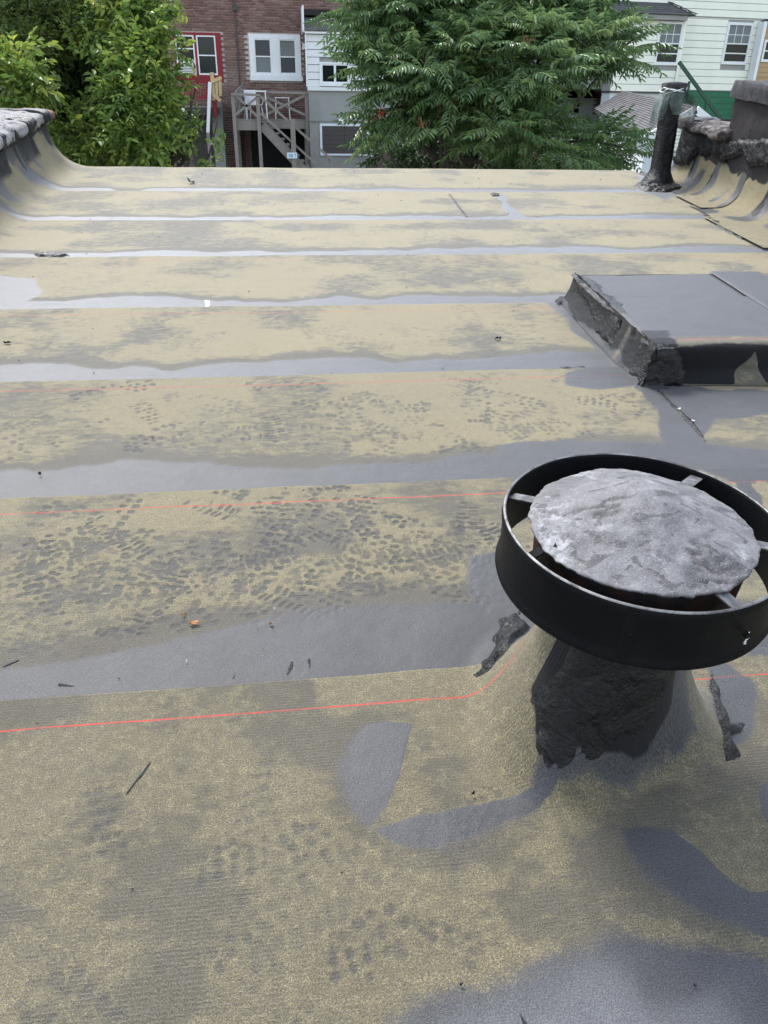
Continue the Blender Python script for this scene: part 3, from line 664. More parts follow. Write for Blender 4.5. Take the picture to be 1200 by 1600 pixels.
# ragged cement along the left rim and the corner
ZH = lambda s, v: np.full(s.shape, HW)
for i, (P, th_, rg) in enumerate([([(1.575,4.10),(1.60,4.12),(1.66,4.00),(1.65,3.80),(1.67,3.60),(1.64,3.42),(1.60,3.38),(1.57,3.6)], .004, 1.3),
        ([(1.57,3.10),(1.64,3.28),(1.72,3.20),(1.80,3.10),(1.86,3.06),(1.74,3.04),(1.60,3.02)], .005, 1.2)]):
    tar_blob('cement_patch', P, th_, hatch, 'tar_matt', ZH, seed=11+i, rough=rg, w0=.004)
# vertical smear on the corner
def wallmap(P3):   # s along left face (v), v -> height
    return r2w(np.stack([HU0-.018-P3[..., 2]-.05*(1-P3[..., 1]/.17)**2, P3[..., 0], P3[..., 1]], -1))
tar_blob('cement_patch', [(3.36,.02),(3.42,.15),(3.60,.175),(4.05,.18),(4.05,.12),(3.8,.10),(3.60,.03)], .005, hatch, 'tar', None, seed=15, rough=1.2, map3=wallmap, w0=0)
tar_blob('cement_patch', [(2.99,.01),(3.00,.17),(3.12,.175),(3.17,.10),(3.12,.0)], .005, hatch, 'tar', None, seed=16, rough=1.2, map3=wallmap, w0=0)
def frontmap(P3): return r2w(np.stack([P3[..., 0], HV0-.060-P3[..., 2]-.02*(1-P3[..., 1]/.17), P3[..., 1]], -1))
tar_blob('cement_patch', [(1.57,.005),(1.585,.16),(1.66,.165),(1.72,.10),(1.73,.0)], .005, hatch, 'tar', None, seed=17, rough=1.5, map3=frontmap, w0=0)
tar_blob('cement_patch', PXP([(985,592),(1004,598),(1040,604),(1050,612),(1025,612),(1000,606)]), .018, hatch, 'tar_matt', seed=18, rough=1.)
# cracked, cemented laps on the open roof (parts of the roof)
tar_blob('cement_patch', PXP([(1020,608),(1030,612),(1062,642),(1083,660),(1100,682),(1121,724),(1118,724),(1096,688),(1078,668),(1055,645)]), .004, roof, 'tar', seed=21, rough=.3, edge=.012)
tar_blob('cement_patch', PXP([(866,470),(872,466),(890,468),(885,476),(872,478)]), .014, roof, 'parge_cap', seed=22, edge=.012)
tar_blob('cement_patch', PXP([(870,575),(900,573),(920,575),(900,579),(880,578)]), .004, roof, 'tar_matt', seed=23, rough=1.4, edge=.012)
tar_blob('cement_patch', PXP([(52,398),(75,396),(110,399),(112,402),(80,404),(60,402)]), .012, roof, 'tar', seed=24, rough=1.6, edge=.02)
tar_blob('cement_patch', PXP([(700,305),(704,305),(732,340),(728,341)]), .008, roof, 'tar_matt', seed=25, rough=.3, edge=.012)
tar_blob('cement_patch', PXP([(765,304),(782,304),(780,308),(768,308)]), .010, roof, 'tar', seed=26, rough=.5, edge=.012)
for i, L in enumerate([[(360,1062),(368,1048),(372,1036),(374,1040),(370,1055),(366,1064)], [(446,1056),(454,1034),(460,1034),(458,1045),(450,1058)], [(478,1030),(486,1028),(488,1040),(482,1060),(480,1045)],
        [(0,1042),(30,1030),(34,1033),(4,1046)], [(86,1072),(94,1066),(140,1076),(92,1075)], [(212,1056),(222,1046),(225,1048),(216,1058)], [(188,1255),(200,1232),(232,1192),(242,1186),(226,1212),(204,1240)],
        [(805,1578),(815,1580),(828,1600),(820,1612),(812,1596)], [(732,1246),(745,1245),(740,1250),(736,1249)], [(808,948),(816,946),(815,955),(809,957)]]):
    tar_blob('cement_patch', PXP(L, .02 if i == 9 else 0), .0012, roof, 'tar' if i != 6 else 'tar_matt', seed=30+i, rough=.22, res=.0025, edge=.004, w0=.0016)
tar_blob('paint_spill', PXP([(322,471),(326,472),(326,477),(325,481),(322,480),(323,476)]), .001, roof, 'whitepaint', seed=50, rough=.05, res=.004, edge=.01, w0=.008)

# ---------------------------------------------------------------- LEFT PARAPET COPING
lp = empty('parapet_wall', r2w([-2.4, 6.5, 0]), 0, 'left parapet wall with silver and black daubed coping above the curled felt', 'parapet'); lpb = np.array(lp.location)
m = MB(); A = r2w(np.array([[-2.62,3.2,-.3],[-2.22,3.2,-.3],[-2.22,8.36,-.3],[-2.62,8.36,-.3],[-2.62,3.2,.42],[-2.24,3.2,.42],[-2.24,8.36,.41],[-2.62,8.36,.41]]))-lpb
m.add(A, [(3,2,1,0),(4,5,6,7),(0,1,5,4),(1,2,6,5),(2,3,7,6),(3,0,4,7)]).build('wall', M['parge'], lp)
def coping(u0, u1, v0, v1, w0, w1, parent, mat, seed, dw=0., lump=.03, name='coping_stone'):
    """rounded, daubed block: cross-section swept along v"""
    nv, na = max(8, int((v1-v0)/.02)), 40
    t = np.linspace(0, 2*np.pi, na, endpoint=False); vv = np.linspace(v0, v1, nv); T, V_ = np.meshgrid(t, vv)
    cu, cw = (u0+u1)/2, (w0+w1)/2; e = 4.
    k = (np.abs(np.cos(T))**e+np.abs(np.sin(T))**e)**(-1/e)
    capf = np.clip(np.minimum(V_-v0, v1-V_)/.02, 0, 1)**.5*.08+.92; capf[0] = 0.02; capf[-1] = .02
    Uq = cu+(u1-u0)/2*k*np.cos(T)*capf; Wq = cw+(w1-w0)/2*k*np.sin(T)*capf+dw*(V_-v0)
    V2 = V_.copy(); V2[0] += .004; V2[-1] -= .004
    n = fbm(Uq*9+seed, V_*9, Wq*9, 4)-.5; n2 = fbm(Uq*28+seed, V_*28, Wq*28, 3)-.5
    Uq = Uq+lump*n*np.cos(T)*1.5; Wq = Wq+(lump*n*1.6+lump*.5*n2)*np.sin(T)
    return grid_obj(name, r2w(np.stack([Uq, V2, Wq], -1))-np.array(parent.location), mat, parent, wrap=True, flip=True)
vv0 = 3.2; i = 0
for v0, v1 in ((3.2, 4.1), (4.12, 5.0), (5.02, 5.9), (5.92, 6.72), (6.74, 7.55), (7.57, 8.16)):
    coping(-2.66, -2.08, v0, v1, .365, .49, lp, M['coping'], i*3.3, lump=.05); i += 1
coping(-2.62, -2.07, 8.15, 8.42, .375, .475, lp, M['terracotta'], 9, lump=.02)
for i, (v0, v1) in enumerate(((6.66, 6.84), (7.45, 7.70), (8.02, 8.22), (5.85, 6.0), (7.05, 7.15))): coping(-2.67, -2.07, v0, v1, .36, .50, lp, M['tar_matt'], i*7.7, lump=.05, name='cement_joint')

# ---------------------------------------------------------------- RIGHT PARAPET, FLASHINGS
rp = empty('parapet_wall', r2w([4.0, 6.8, 0]), 0, 'right parapet wall with tan flashing strips and pinkish coping, behind the dark post', 'parapet'); rpb = np.array(rp.location)
RU = 3.84
m = MB(); A = r2w(np.array([[RU+.005,2.4,-.3],[RU+.27,2.4,-.3],[RU+.27,7.80,-.3],[RU+.005,7.80,-.3],[RU+.02,2.4,.47],[RU+.27,2.4,.47],[RU+.27,7.80,.47],[RU+.02,7.80,.47]]))-rpb
m.add(A, [(3,2,1,0),(4,5,6,7),(0,1,5,4),(1,2,6,5),(2,3,7,6),(3,0,4,7)]).build('wall', M['parge'], rp)
def flashing(v0, v1, u_start, wtop, R=.26, seed=0, off=.012, skew=0., blackside=0, tan=1.):
    L0 = RU-R-u_start; amax = math.radians(80); total = L0+R*amax+(wtop-R*(1-math.cos(amax)))
    s, v = np.meshgrid(np.linspace(0, total, int(total/.012)), np.linspace(v0, v1, max(6, int((v1-v0)/.012))))
    a = np.clip((s-L0)/R, 0, amax); ex = np.maximum(s-L0-R*amax, 0)
    u = np.where(s < L0, u_start+s, RU-R+R*np.sin(a))+ex*math.cos(amax); w = R*(1-np.cos(a))+ex*math.sin(amax)+off
    v2 = v+skew*(1-s/total)+.008*(fbm(s*5+seed, v*2, 0, 3)-.5)
    n = .016*(fbm(s*5+seed*7, v*5, 3, 3)-.5)*sst(0, .1, s); u = u-np.sin(a)*n; w = w+np.cos(a)*n
    q = s/total; e = (v-v0)/(v1-v0)
    nn = fbm(s*6+seed*5, v*7, 1, 4)
    tar = sst(.26, .06, np.minimum(e, 1-e)+.20*(nn-.5))*.95*sst(.05, .35, q)
    tar = np.maximum(tar, .8*sst(.55, .70, fbm(v*3.5+seed*3, s*1.6, 5, 4)))
    blk = sst(.66, .80, q+.28*(fbm(s*8, v*10+seed, 4, 4)-.5))+blackside*sst(.28, .10, e+.2*(nn-.5))*sst(.25, .5, q)
    return grid_obj('flashing_strip', r2w(np.stack([u, v2, w], -1))-rpb, M['sheet'], rp, attrs5(s.shape, tar, .35, np.clip(blk, 0, 1)), np.stack([v+30+seed*3, s+.2], -1), flip=True)
flashing(6.93, 7.38, 3.56, .44, R=.19, seed=1, off=.010, blackside=1, skew=-.04); flashing(6.46, 6.98, 3.50, .43, R=.20, seed=2, off=.020, skew=-.03)
flashing(5.98, 6.52, 3.46, .44, R=.20, seed=3, off=.010, skew=.05, blackside=1); flashing(5.10, 6.04, 3.36, .36, R=.19, seed=5, off=.020, skew=.08); flashing(4.1, 5.16, 3.40, .36, R=.19, seed=6, off=.010)
flashing(7.33, 7.78, 3.62, .42, R=.15, seed=8, off=.022, blackside=1)
def rwall(P3): return r2w(np.stack([RU-.005-P3[..., 2]+.05*(P3[..., 1]-.3), P3[..., 0], P3[..., 1]], -1))
tar_blob('cement_patch', [(7.75,.15),(7.70,.50),(7.2,.49),(6.9,.50),(6.88,.36),(7.0,.33),(7.1,.36),(7.25,.30),(7.35,.34),(7.45,.20)], .012, rp, 'tar', None, seed=61, rough=1.6, map3=rwall, res=.012, w0=.01)
tar_blob('cement_patch', [(6.9,.30),(6.9,.46),(6.3,.56),(5.9,.52),(5.4,.40),(4.6,.38),(4.6,.30),(5.5,.29),(5.9,.30),(6.15,.40),(6.4,.36),(6.6,.42)], .012, rp, 'tar', None, seed=62, rough=1.6, map3=rwall, res=.012, w0=.015)
coping(3.78, 4.20, 7.50, 7.80, .455, .555, rp, M['coping_pink'], 1, lump=.03); coping(3.74, 4.22, 6.86, 7.55, .465, .560, rp, M['coping_pink'], 5, lump=.035)
coping(3.76, 4.21, 7.44, 7.56, .455, .572, rp, M['tar_matt'], 8, lump=.05, name='cement_joint')
# ---------------------------------------------------------------- CHIMNEY
cu0, cu1, cv0, cv1 = 3.86, 4.85, 4.9, 6.88; cb = r2w([(cu0+cu1)/2, (cv0+cv1)/2, 0]); ch = empty('chimney', cb, 0, 'square black pitch coated chimney stack with greyish cap at the right edge', 'chimney')
def lumpbox(name, u0, u1, v0, v1, z0, z1, mat, parent, lump=.02, res=.03, seed=0):
    per = []; 
    def seg(a, b):
        n = max(2, int(np.hypot(b[0]-a[0], b[1]-a[1])/res)); return [(a[0]+(b[0]-a[0])*t, a[1]+(b[1]-a[1])*t) for t in np.linspace(0, 1, n, endpoint=False)]
    C_ = [(u0, v0), (u1, v0), (u1, v1), (u0, v1)]
    for i in range(4): per += seg(C_[i], C_[(i+1) % 4])
    per = np.array(per); nz_ = max(3, int((z1-z0)/res)); zz = np.concatenate([np.linspace(z0, z1, nz_), [z1+.004]*2])
    sc = np.concatenate([np.ones(nz_), [.97, .0]]); c = np.array([(u0+u1)/2, (v0+v1)/2])
    Pu = c[0]+(per[None, :, 0]-c[0])*sc[:, None]; Pv = c[1]+(per[None, :, 1]-c[1])*sc[:, None]; Z = np.repeat(zz[:, None], len(per), 1)
    g = r2w(np.stack([Pu, Pv, np.zeros_like(Pu)], -1)); g[..., 2] += Z
    n = (fbm(g[..., 0]*5+seed, g[..., 1]*5, g[..., 2]*5, 4)-.5)*lump+(fbm(g[..., 0]*20+seed, g[..., 1]*20, g[..., 2]*20, 3)-.5)*lump*.5
    d = np.stack([np.sign(Pu-c[0])*(np.abs(Pu-c[0]) > (u1-u0)/2*.9), np.sign(Pv-c[1])*(np.abs(Pv-c[1]) > (v1-v0)/2*.9), np.zeros_like(Pu)], -1)
    g += d*n[..., None]*2; g[..., 2] += n*(sc[:, None] < 1.1)*.8
    return grid_obj(name, g-np.array(parent.location), mat, parent, wrap=True)
zt = .655+.885-.34+.30
def world_z(u, v, w): return r2w([u, v, w])[2]
ztop = world_z(3.8, 6.9, .90); zmid = ztop
lumpbox('stack', cu0, cu1, cv0, cv1, 0.0, .87, M['parge'], ch, .018, seed=2)
lumpbox('cap', cu0-.035, cu1+.03, cv0-.03, cv1+.03, .80, .925, M['parge_cap'], ch, .035, seed=5)
# ---------------------------------------------------------------- VENT POST wrapped in netting
pb = r2w([3.60, 7.52, .0]); post = empty('vent_post', pb, 0, 'leaning black tarred vent post with green netting tied round its top', 'vent pipe')
th = np.linspace(0, 2*np.pi, 28, endpoint=False); zz = np.linspace(-.04, .80, 44); T, Z = np.meshgrid(th, zz)
k = (np.abs(np.cos(T))**3.4+np.abs(np.sin(T))**3.4)**(-1/3.4)
R = (.086-.008*Z)*k+.020*(fbm(np.cos(T)*2, np.sin(T)*2, Z*6, 4)-.5)+.05*sst(.14, .0, Z)*(.6+fbm(np.cos(T)*3, np.sin(T)*3, Z*4, 3)); R[-1] = .01; R[-2] = .06
grid_obj('pipe', np.stack([R*np.cos(T), R*np.sin(T), Z], -1), M['tar'], post, wrap=True)
T, Z = np.meshgrid(th, np.linspace(.76, .86, 14)); R = .096*k[:14]+.05*(fbm(np.cos(T)*3+4, np.sin(T)*3, Z*12, 4)-.5)*1.3; R[-1] = .01; R[-2] *= .8; R[0] *= .92
grid_obj('wrapped_top', np.stack([R*np.cos(T), R*np.sin(T), Z], -1), M['parge_cap'], post, wrap=True)
for i, (a0, a1, L, fl) in enumerate([(2.2, 4.1, .30, .05), (4.1, 5.4, .20, .02), (5.4, 7.7, .33, .12)]):
    a, q = np.meshgrid(np.linspace(a0, a1, 26), np.linspace(0, 1, 26)); fold = .022*np.sin(a*9+i)*q+.05*(fbm(a*3+i*5, q*4, i, 3)-.5)*q
    shape = np.sin((a-a0)/(a1-a0)*np.pi)**.6; R = .104+fl*np.sin(q*2.2)+fold; z = .79-L*q*(.35+.65*shape)+.02*(fbm(a*4, q*2, 8, 2)-.5)
    grid_obj('netting', np.stack([R*np.cos(a), R*np.sin(a), z], -1), M['net'], post)
m = MB()
for i in range(3):
    pts = [((.108+.010*math.sin(t*5+i))*math.cos(t), (.108+.010*math.cos(t*4+i))*math.sin(t), .775+.012*i+.012*math.sin(t*3+i*2)) for t in np.linspace(0, 6.28, 30)]; m.tube(pts, .0035, 5)
m.build('tie_cord', M['white'], post, True)
def pfun(s, v): return base_h(s, v)
tar_blob('cement_patch', PXP([(990,292),(1012,272),(1050,268),(1075,285),(1072,297),(1040,303),(1005,300)]), .028, post, 'tar', seed=71, rough=2.2, res=.012, edge=.05)
tar_blob('cement_patch', PXP([(1040,296),(1050,300),(1085,313),(1098,312),(1092,318),(1070,312)]), .012, roof, 'tar', seed=72, rough=1., res=.01, edge=.02)
tar_blob('cement_patch', PXP([(1098,336),(1110,340),(1130,352),(1165,372),(1160,376),(1120,356),(1100,342)]), .012, roof, 'tar_matt', seed=73, rough=.8, res=.01, edge=.02)
# ---------------------------------------------------------------- loose bits lying on the roof
def leaflet(name, x, y, size, mat, label, seed, cat='leaf', asp=.7, h=.006):
    u0, v0 = rpx(x, y); rr = random.Random(seed); n = 9; V = [(0, 0, h*.6)]; a0 = rr.random()*6
    for i in range(n): a = a0+i*2*math.pi/n; r = size*rr.uniform(.55, 1.1); V.append((r*math.cos(a), r*asp*math.sin(a), h*rr.uniform(.1, 1.6)))
    B = [(p[0], p[1], p[2]-.0025) for p in V]; Fs = [(0, i, i % n+1) for i in range(1, n+1)]; Fs += [(n+1, n+1+i % n+1, n+1+i) for i in range(1, n+1)]; Fs += [(i, n+1+i, n+1+i % n+1, i % n+1) for i in range(1, n+1)]
    z = float(base_h(np.array(u0), np.array(v0)))+.006; c = r2w([u0, v0, z]); V3 = r2w(np.array(V+B))
    o = link(name, mesh(name, V3, Fs), M[mat], None, c); return tag(o, label, cat)
leaflet('dry_leaf', 303, 978, .014, 'dry', 'curled orange brown leaf scrap, largest one on the trodden felt', 1)
leaflet('dry_leaf', 288, 963, .007, 'dry', 'tiny brown leaf crumb just above the larger orange leaf scrap', 2)
leaflet('dry_leaf', 424, 978, .006, 'dry', 'small pale orange leaf scrap right of the largest leaf', 3)
leaflet('pale_chip', 429, 955, .003, 'chip', 'tiny white chip above the small pale orange leaf scrap', 4, 'chip')
leaflet('pale_chip', 1059, 643, .010, 'chip', 'pale chip lying on the crack nearest the hatch corner', 5, 'chip')
leaflet('pale_chip', 1082, 661, .008, 'chip', 'small white chip lying lower along the crack below the hatch', 6, 'chip')
leaflet('pale_chip', 292, 1036, .003, 'chip', 'white speck on the grey band left of the black scuffs', 7, 'chip')
leaflet('stone', 299, 287, .045, 'crumb', 'dark flat stone lying on the farthest felt strip', 8, 'stone', .6, .03)
leaflet('tar_crumb', 778, 531, .02, 'crumb', 'small dark crumb left of the hatch', 9, 'debris', .5, .012)
leaflet('tar_crumb', 738, 1247, .005, 'crumb', 'small black crumb above the lower dark wedge shaped patch', 10, 'debris', .5, .008)
leaflet('tar_crumb', 63, 744, .006, 'crumb', 'round black crumb near the left edge above the second band', 11, 'debris', .8, .008)
leaflet('tar_crumb', 12, 539, .02, 'crumb', 'dark twig like crumb at the far left edge', 12, 'debris', .25, .012)
leaflet('tar_crumb', 1084, 1544, .003, 'crumb', 'round black crumb on the grey patch at bottom right', 13, 'debris', .9, .006)
leaflet('tar_crumb', 720, 1541, .003, 'crumb', 'black crumb at the bottom left of the large grey patch', 14, 'debris', .5, .006)
# fine grit: too many to count
rr = np.random.RandomState(3); n = 420; g = np.stack([rr.uniform(-1.6, 3.2, n), rr.uniform(.5, 1, n)**.5*0+rr.uniform(.45, 8.1, n)], 1)
TV = np.array([(1,0,0),(-.5,.87,0),(-.5,-.87,0),(0,0,.9)]); TF = np.array([(0,1,3),(1,2,3),(2,0,3),(0,2,1)])
for nm, mt, idx, lo, hi, lab in (('dark_grit', 'crumb', np.arange(0, 300), .0015, .007, 'scattered black tar crumbs over the felt'), ('pale_grit', 'chip', np.arange(300, 420), .0008, .0022, 'scattered white specks over the felt')):
    V = []; Fs = []
    for c, i in enumerate(idx):
        a = rr.rand()*6; sz = rr.uniform(lo, hi)*(.4+.25*g[i, 1]*.6); R2 = np.array([[math.cos(a), -math.sin(a), 0], [math.sin(a), math.cos(a), 0], [0, 0, 1]])
        V.append((TV*np.array([sz, sz*rr.uniform(.3, 1), sz*.7]))@R2.T+np.array([g[i, 0], g[i, 1], float(base_h(np.array(g[i, 0]), np.array(g[i, 1])))+.005])); Fs.append(TF+4*c)
    tag(link(nm, mesh(nm, r2w(np.vstack(V)), np.vstack(Fs)), M[mt]), lab, 'debris', kind='stuff')
# ================================================================ BACKGROUND: yards and houses (world coordinates)
xs = np.concatenate([[-150, -80], np.linspace(-40, 40, 81), [80, 150]]); ys = np.concatenate([np.linspace(-40, 60, 101), [100, 200, 400]])
X2, Y2 = np.meshgrid(xs, ys); Z2 = -6.4+4.0*sst(11, 24, Y2)+.15*(fbm(X2*.4, Y2*.4, 0, 3)-.5)
tag(grid_obj('ground', np.stack([X2, Y2, Z2], -1), M['ground']), kind='structure')
def box_obj(name, x0, x1, y0, y1, z0, z1, mat, parent, bevel=0):
    return MB().box(x0, x1, y0, y1, z0, z1).build(name, mat, parent, bevel=bevel)
# ---- bricks
def brick_mesh(r, L=.199, h=.054, d=.05):
    m = MB().box(-L/2, L/2, -d, 0, -h/2, h/2); return np.array(m.v, float), [f for f in m.f if f != [2, 3, 7, 6]]
BV, BF = brick_mesh(0); BFa = np.array(BF)
BT = []
for i in range(8):
    me = mesh('brick', BV*np.array([1+.02*RNG.randn(), 1, 1+.03*RNG.randn()]), BFa, {'rnd': np.full(len(BV), (i+.5)/8)}); me.materials.append(M['brick']); BT.append(me)
def brick_wall(root, x0, x1, z0, z1, y, holes, focus):
    """real bricks proud of a mortar bed; the 300 nearest the middle of the view are single objects"""
    o = np.array(root.location); P = []
    r = 0; z = z0+.04
    while z < z1:
        x = x0+(.11 if r % 2 else .0)
        while x < x1:
            if x-.05 >= x0-.1 and not any(a-.08 < x < b+.08 and c-.02 < z < d+.03 for a, b, c, d in holes): P.append((x, y-.002*RNG.rand(), z+.001*RNG.randn()))
            x += .2155
        z += .0752; r += 1
    P = np.array(P); vis = (P[:, 2] > -.5) & (P[:, 2] < 4.25); dd = np.where(vis, np.hypot(P[:, 0]-focus[0], P[:, 2]-focus[1]), 99); idx = np.argsort(dd); top = idx[:300]; rest = idx[300:]
    for i in top:
        b = bpy.data.objects.new('brick', BT[RNG.randint(8)]); COL.objects.link(b); b.parent = root; b.location = P[i]-o
    rv = RNG.rand(len(rest)); V = (BV[None]+P[rest][:, None]-o).reshape(-1, 3); Fa = (BFa[None]+np.arange(len(rest))[:, None, None]*8).reshape(-1, 4)
    tag(link('brickwork', mesh('brickwork', V, Fa, {'rnd': np.repeat(rv, 8)}), M['brick'], root), kind='stuff')
def rl(root): return np.array(root.location)
def sash(parent, x0, x1, z0, z1, y, mf, glass=('glass', 'glass'), rails=(.5,), fw=.045, curtain=None, muntin=False):
    """one glazed unit: frame (part) with pane, rail, curtain (sub-parts); coordinates local to the thing"""
    f = MB().box(x0, x0+fw, y-.05, y, z0, z1).box(x1-fw, x1, y-.05, y, z0, z1).box(x0+fw, x1-fw, y-.05, y, z1-fw, z1).box(x0+fw, x1-fw, y-.05, y, z0, z0+fw*1.2)
    w = f.build('window', M[mf], parent, bevel=.004); b = [z0+fw*1.2]+[z0+(z1-z0)*r for r in rails]+[z1-fw]
    for i, r in enumerate(rails): zr = z0+(z1-z0)*r; box_obj('rail', x0+fw, x1-fw, y-.042+.004*i, y-.004, zr-.018, zr+.018, M[mf], w)
    for i in range(len(b)-1):
        box_obj('pane', x0+fw, x1-fw, y-.016, y-.010, b[i]+(.018 if i else 0), b[i+1]-(.018 if i < len(b)-2 else 0), M[glass[i % len(glass)]], w)
    if muntin:
        zm = b[-2]; n = 3
        for i in range(1, n): xm = x0+fw+(x1-x0-2*fw)*i/n; box_obj('muntin', xm-.010, xm+.010, y-.022, y-.0165, zm+.018, z1-fw, M[mf], w)
        zc = zm+(z1-zm)*.42; box_obj('muntin', x0+fw, x1-fw, y-.0222, y-.0168, zc-.010, zc+.010, M[mf], w)
    return w
# ---------------------------------------------------------------- row of brick houses, facade at Y = 30
YF = 30.
def PX(x, y, Y=YF): p = at(x, y, Y); return p[0], p[2]
def zoneb(name, xm, label, cat='house'):
    return empty(name, (xm, YF, -2.45), 0, label, cat)
hA = zoneb('brick_rowhouse', -3.2, 'brown brick row house with paired windows in a bright red surround'); hB = zoneb('brick_rowhouse', -.05, 'brown brick row house with large white double window above the wooden deck')
hC = zoneb('brick_rowhouse', 3.6, 'brown brick row house whose top shows behind the white sided extension'); hD = zoneb('brick_rowhouse', -8.5, 'brown brick row house seen through the trees at far left')
XA, XB, XC = -5.2, -1.19, 1.12
rx0, rzT = PX(269, 50); rx1, _ = PX(344, 50); _, rzB = PX(300, 128)
wx0, wzT = PX(388, 53); wx1, _ = PX(469, 54); _, wzB = PX(430, 127)
holes = {hA: [(rx0, rx1, rzB, rzT)], hB: [(wx0, wx1, wzB, wzT), (-.95, .9, -2.4, .55)], hC: [], hD: []}
for h_, a, b, fc in ((hD, -13., XA, (-6, 3.6)), (hA, XA, XB, (-1.6, 2.4)), (hB, XB, XC, (.2, 2.4)), (hC, XC, 8.2, (3, 4.2))):
    o = rl(h_); box_obj('wall', a-o[0], b-o[0], .0, 8, 0, 9.2, M['mortar'], h_); brick_wall(h_, a, b, -2.4, 4.9, YF, holes[h_], fc)
    box_obj('roof', a-.02-o[0], b+.02-o[0], -.15, 8.2, 9.2, 9.45, M['dkwall'], h_)
# red surround with its two sashes
o = rl(hA); m = MB(); X0, X1, Z0, Z1 = rx0-o[0], rx1-o[0], rzB-o[2], rzT-o[2]
a0, a1 = PX(273, 60)[0]-o[0], PX(303, 60)[0]-o[0]; b0, b1 = PX(306.5, 60)[0]-o[0], PX(336.5, 60)[0]-o[0]; zt_, zb_ = PX(300, 55)[1]-o[2], PX(300, 117)[1]-o[2]
m.box(X0, a0, -.10, .02, Z0, Z1).box(a1, b0, -.10, .02, Z0, Z1).box(b1, X1, -.10, .02, Z0, Z1)
for p, q in ((a0, a1), (b0, b1)): m.box(p, q, -.10, .02, zt_, Z1).box(p, q, -.10, .02, Z0, zb_)
m.build('red_surround', M['red'], hA, bevel=.006)
w = sash(hA, a0, a1, zb_, zt_, -.04, 'white', ('glass', 'glass', 'glass'), (.34, .66)); m = MB().box(a0+.06, a1-.08, -.32, -.052, zb_+.04, zb_+.36)
ac = m.build('air_conditioner', M['plastic'], hA, bevel=.01)
for i in range(6): box_obj('grille_slat', a0+.10, a1-.12, -.328, -.321, zb_+.08+i*.045, zb_+.095+i*.045, M['blind_dark'], ac)
w = sash(hA, b0, b1, zb_, zt_, -.04, 'white', ('glass_g', 'glass_g'), (.5,))
for (f0, f1) in ((.05, .42), (.70, .95)):
    s, z = np.meshgrid(np.linspace(f0, f1, 30), [0, .5, 1]); P = np.stack([b0+.04+s*(b1-b0-.08), -.026+.006*np.sin(s*70), zb_+.06+z*(zt_-zb_-.12)], -1); grid_obj('curtain', P+np.array([0, -.0, 0]), M['curtain'], w)
# white double window
o = rl(hB); X0, X1, Z0, Z1 = wx0-o[0], wx1-o[0], wzB-o[2]+.16, wzT-o[2]; xm = (X0+X1)/2
m = MB().box(X0, X0+.17, -.09, .02, Z0, Z1).box(X1-.17, X1, -.09, .02, Z0, Z1).box(xm-.14, xm+.14, -.09, .02, Z0, Z1)
for p, q in ((X0+.17, xm-.14), (xm+.14, X1-.17)): m.box(p, q, -.09, .02, Z1-.14, Z1).box(p, q, -.09, .02, Z0, Z0+.06)
m.build('white_surround', M['white'], hB, bevel=.008); box_obj('sill', X0-.02, X1+.04, -.16, .02, Z0-.15, Z0-.003, M['white'], hB, .008)
sash(hB, X0+.17, xm-.14, Z0+.06, Z1-.14, -.03, 'white', ('blind', 'blind_dark'), (.5,), .03); sash(hB, xm+.14, X1-.17, Z0+.06, Z1-.14, -.03, 'white', ('blind_dark', 'blind'), (.5,), .03)
box_obj('recess_shade_panel', -.95-o[0], .9-o[0], -.012, .02, .05, 3.0, M['shade_black'], hB)  # flat black panel painting the shade of the opening under the deck
p0, p1 = PX(375, 203)[0]-o[0], PX(391, 203)[0]-o[0]
for i in range(3): box_obj('door_board', p0+i*(p1-p0)/3+.004, p0+(i+1)*(p1-p0)/3-.004, -.09, -.02, .05, 2.95, M['wood_brown'], hB)
# downspout between the two houses
x_, _ = PX(368, 20); m = MB().tube([(x_-o[0], -.09, 9), (x_-o[0]-.01, -.09, 4.4), (x_-o[0]+.01, -.09, 3.8)], .022, 8); m.build('service_pipe', M['blind_dark'], hB, True)
MB().box(x_-o[0]-.06, x_-o[0]+.06, -.16, -.02, 6.42, 6.58).build('service_box', M['blind_dark'], hB, bevel=.01)
q_ = PX(475, 73); MB().box(q_[0]-o[0]-.05, q_[0]-o[0]+.05, -.14, -.002, q_[1]-o[2]-.09, q_[1]-o[2]+.09).build('lamp', M['plastic'], hB, bevel=.02)
# addition of the far left house
o = rl(hD); p = PX(140, 18); q = PX(197, 28)
box_obj('felt_edge', p[0]-o[0], q[0]-o[0]+.1, -.9, -.003, q[1]-o[2]-.03, p[1]-o[2]-.02, M['dkwall'], hD, .02); box_obj('extension', p[0]-o[0]+.05, q[0]-o[0]+.02, -.8, -.003, 0, q[1]-o[2]-.034, M['stucco'], hD)
for i in range(2): sash(hD, -1.9+i*1.1, -1.1+i*1.1, 4.6, 5.9, -.06, 'white', ('glass', 'blind'))
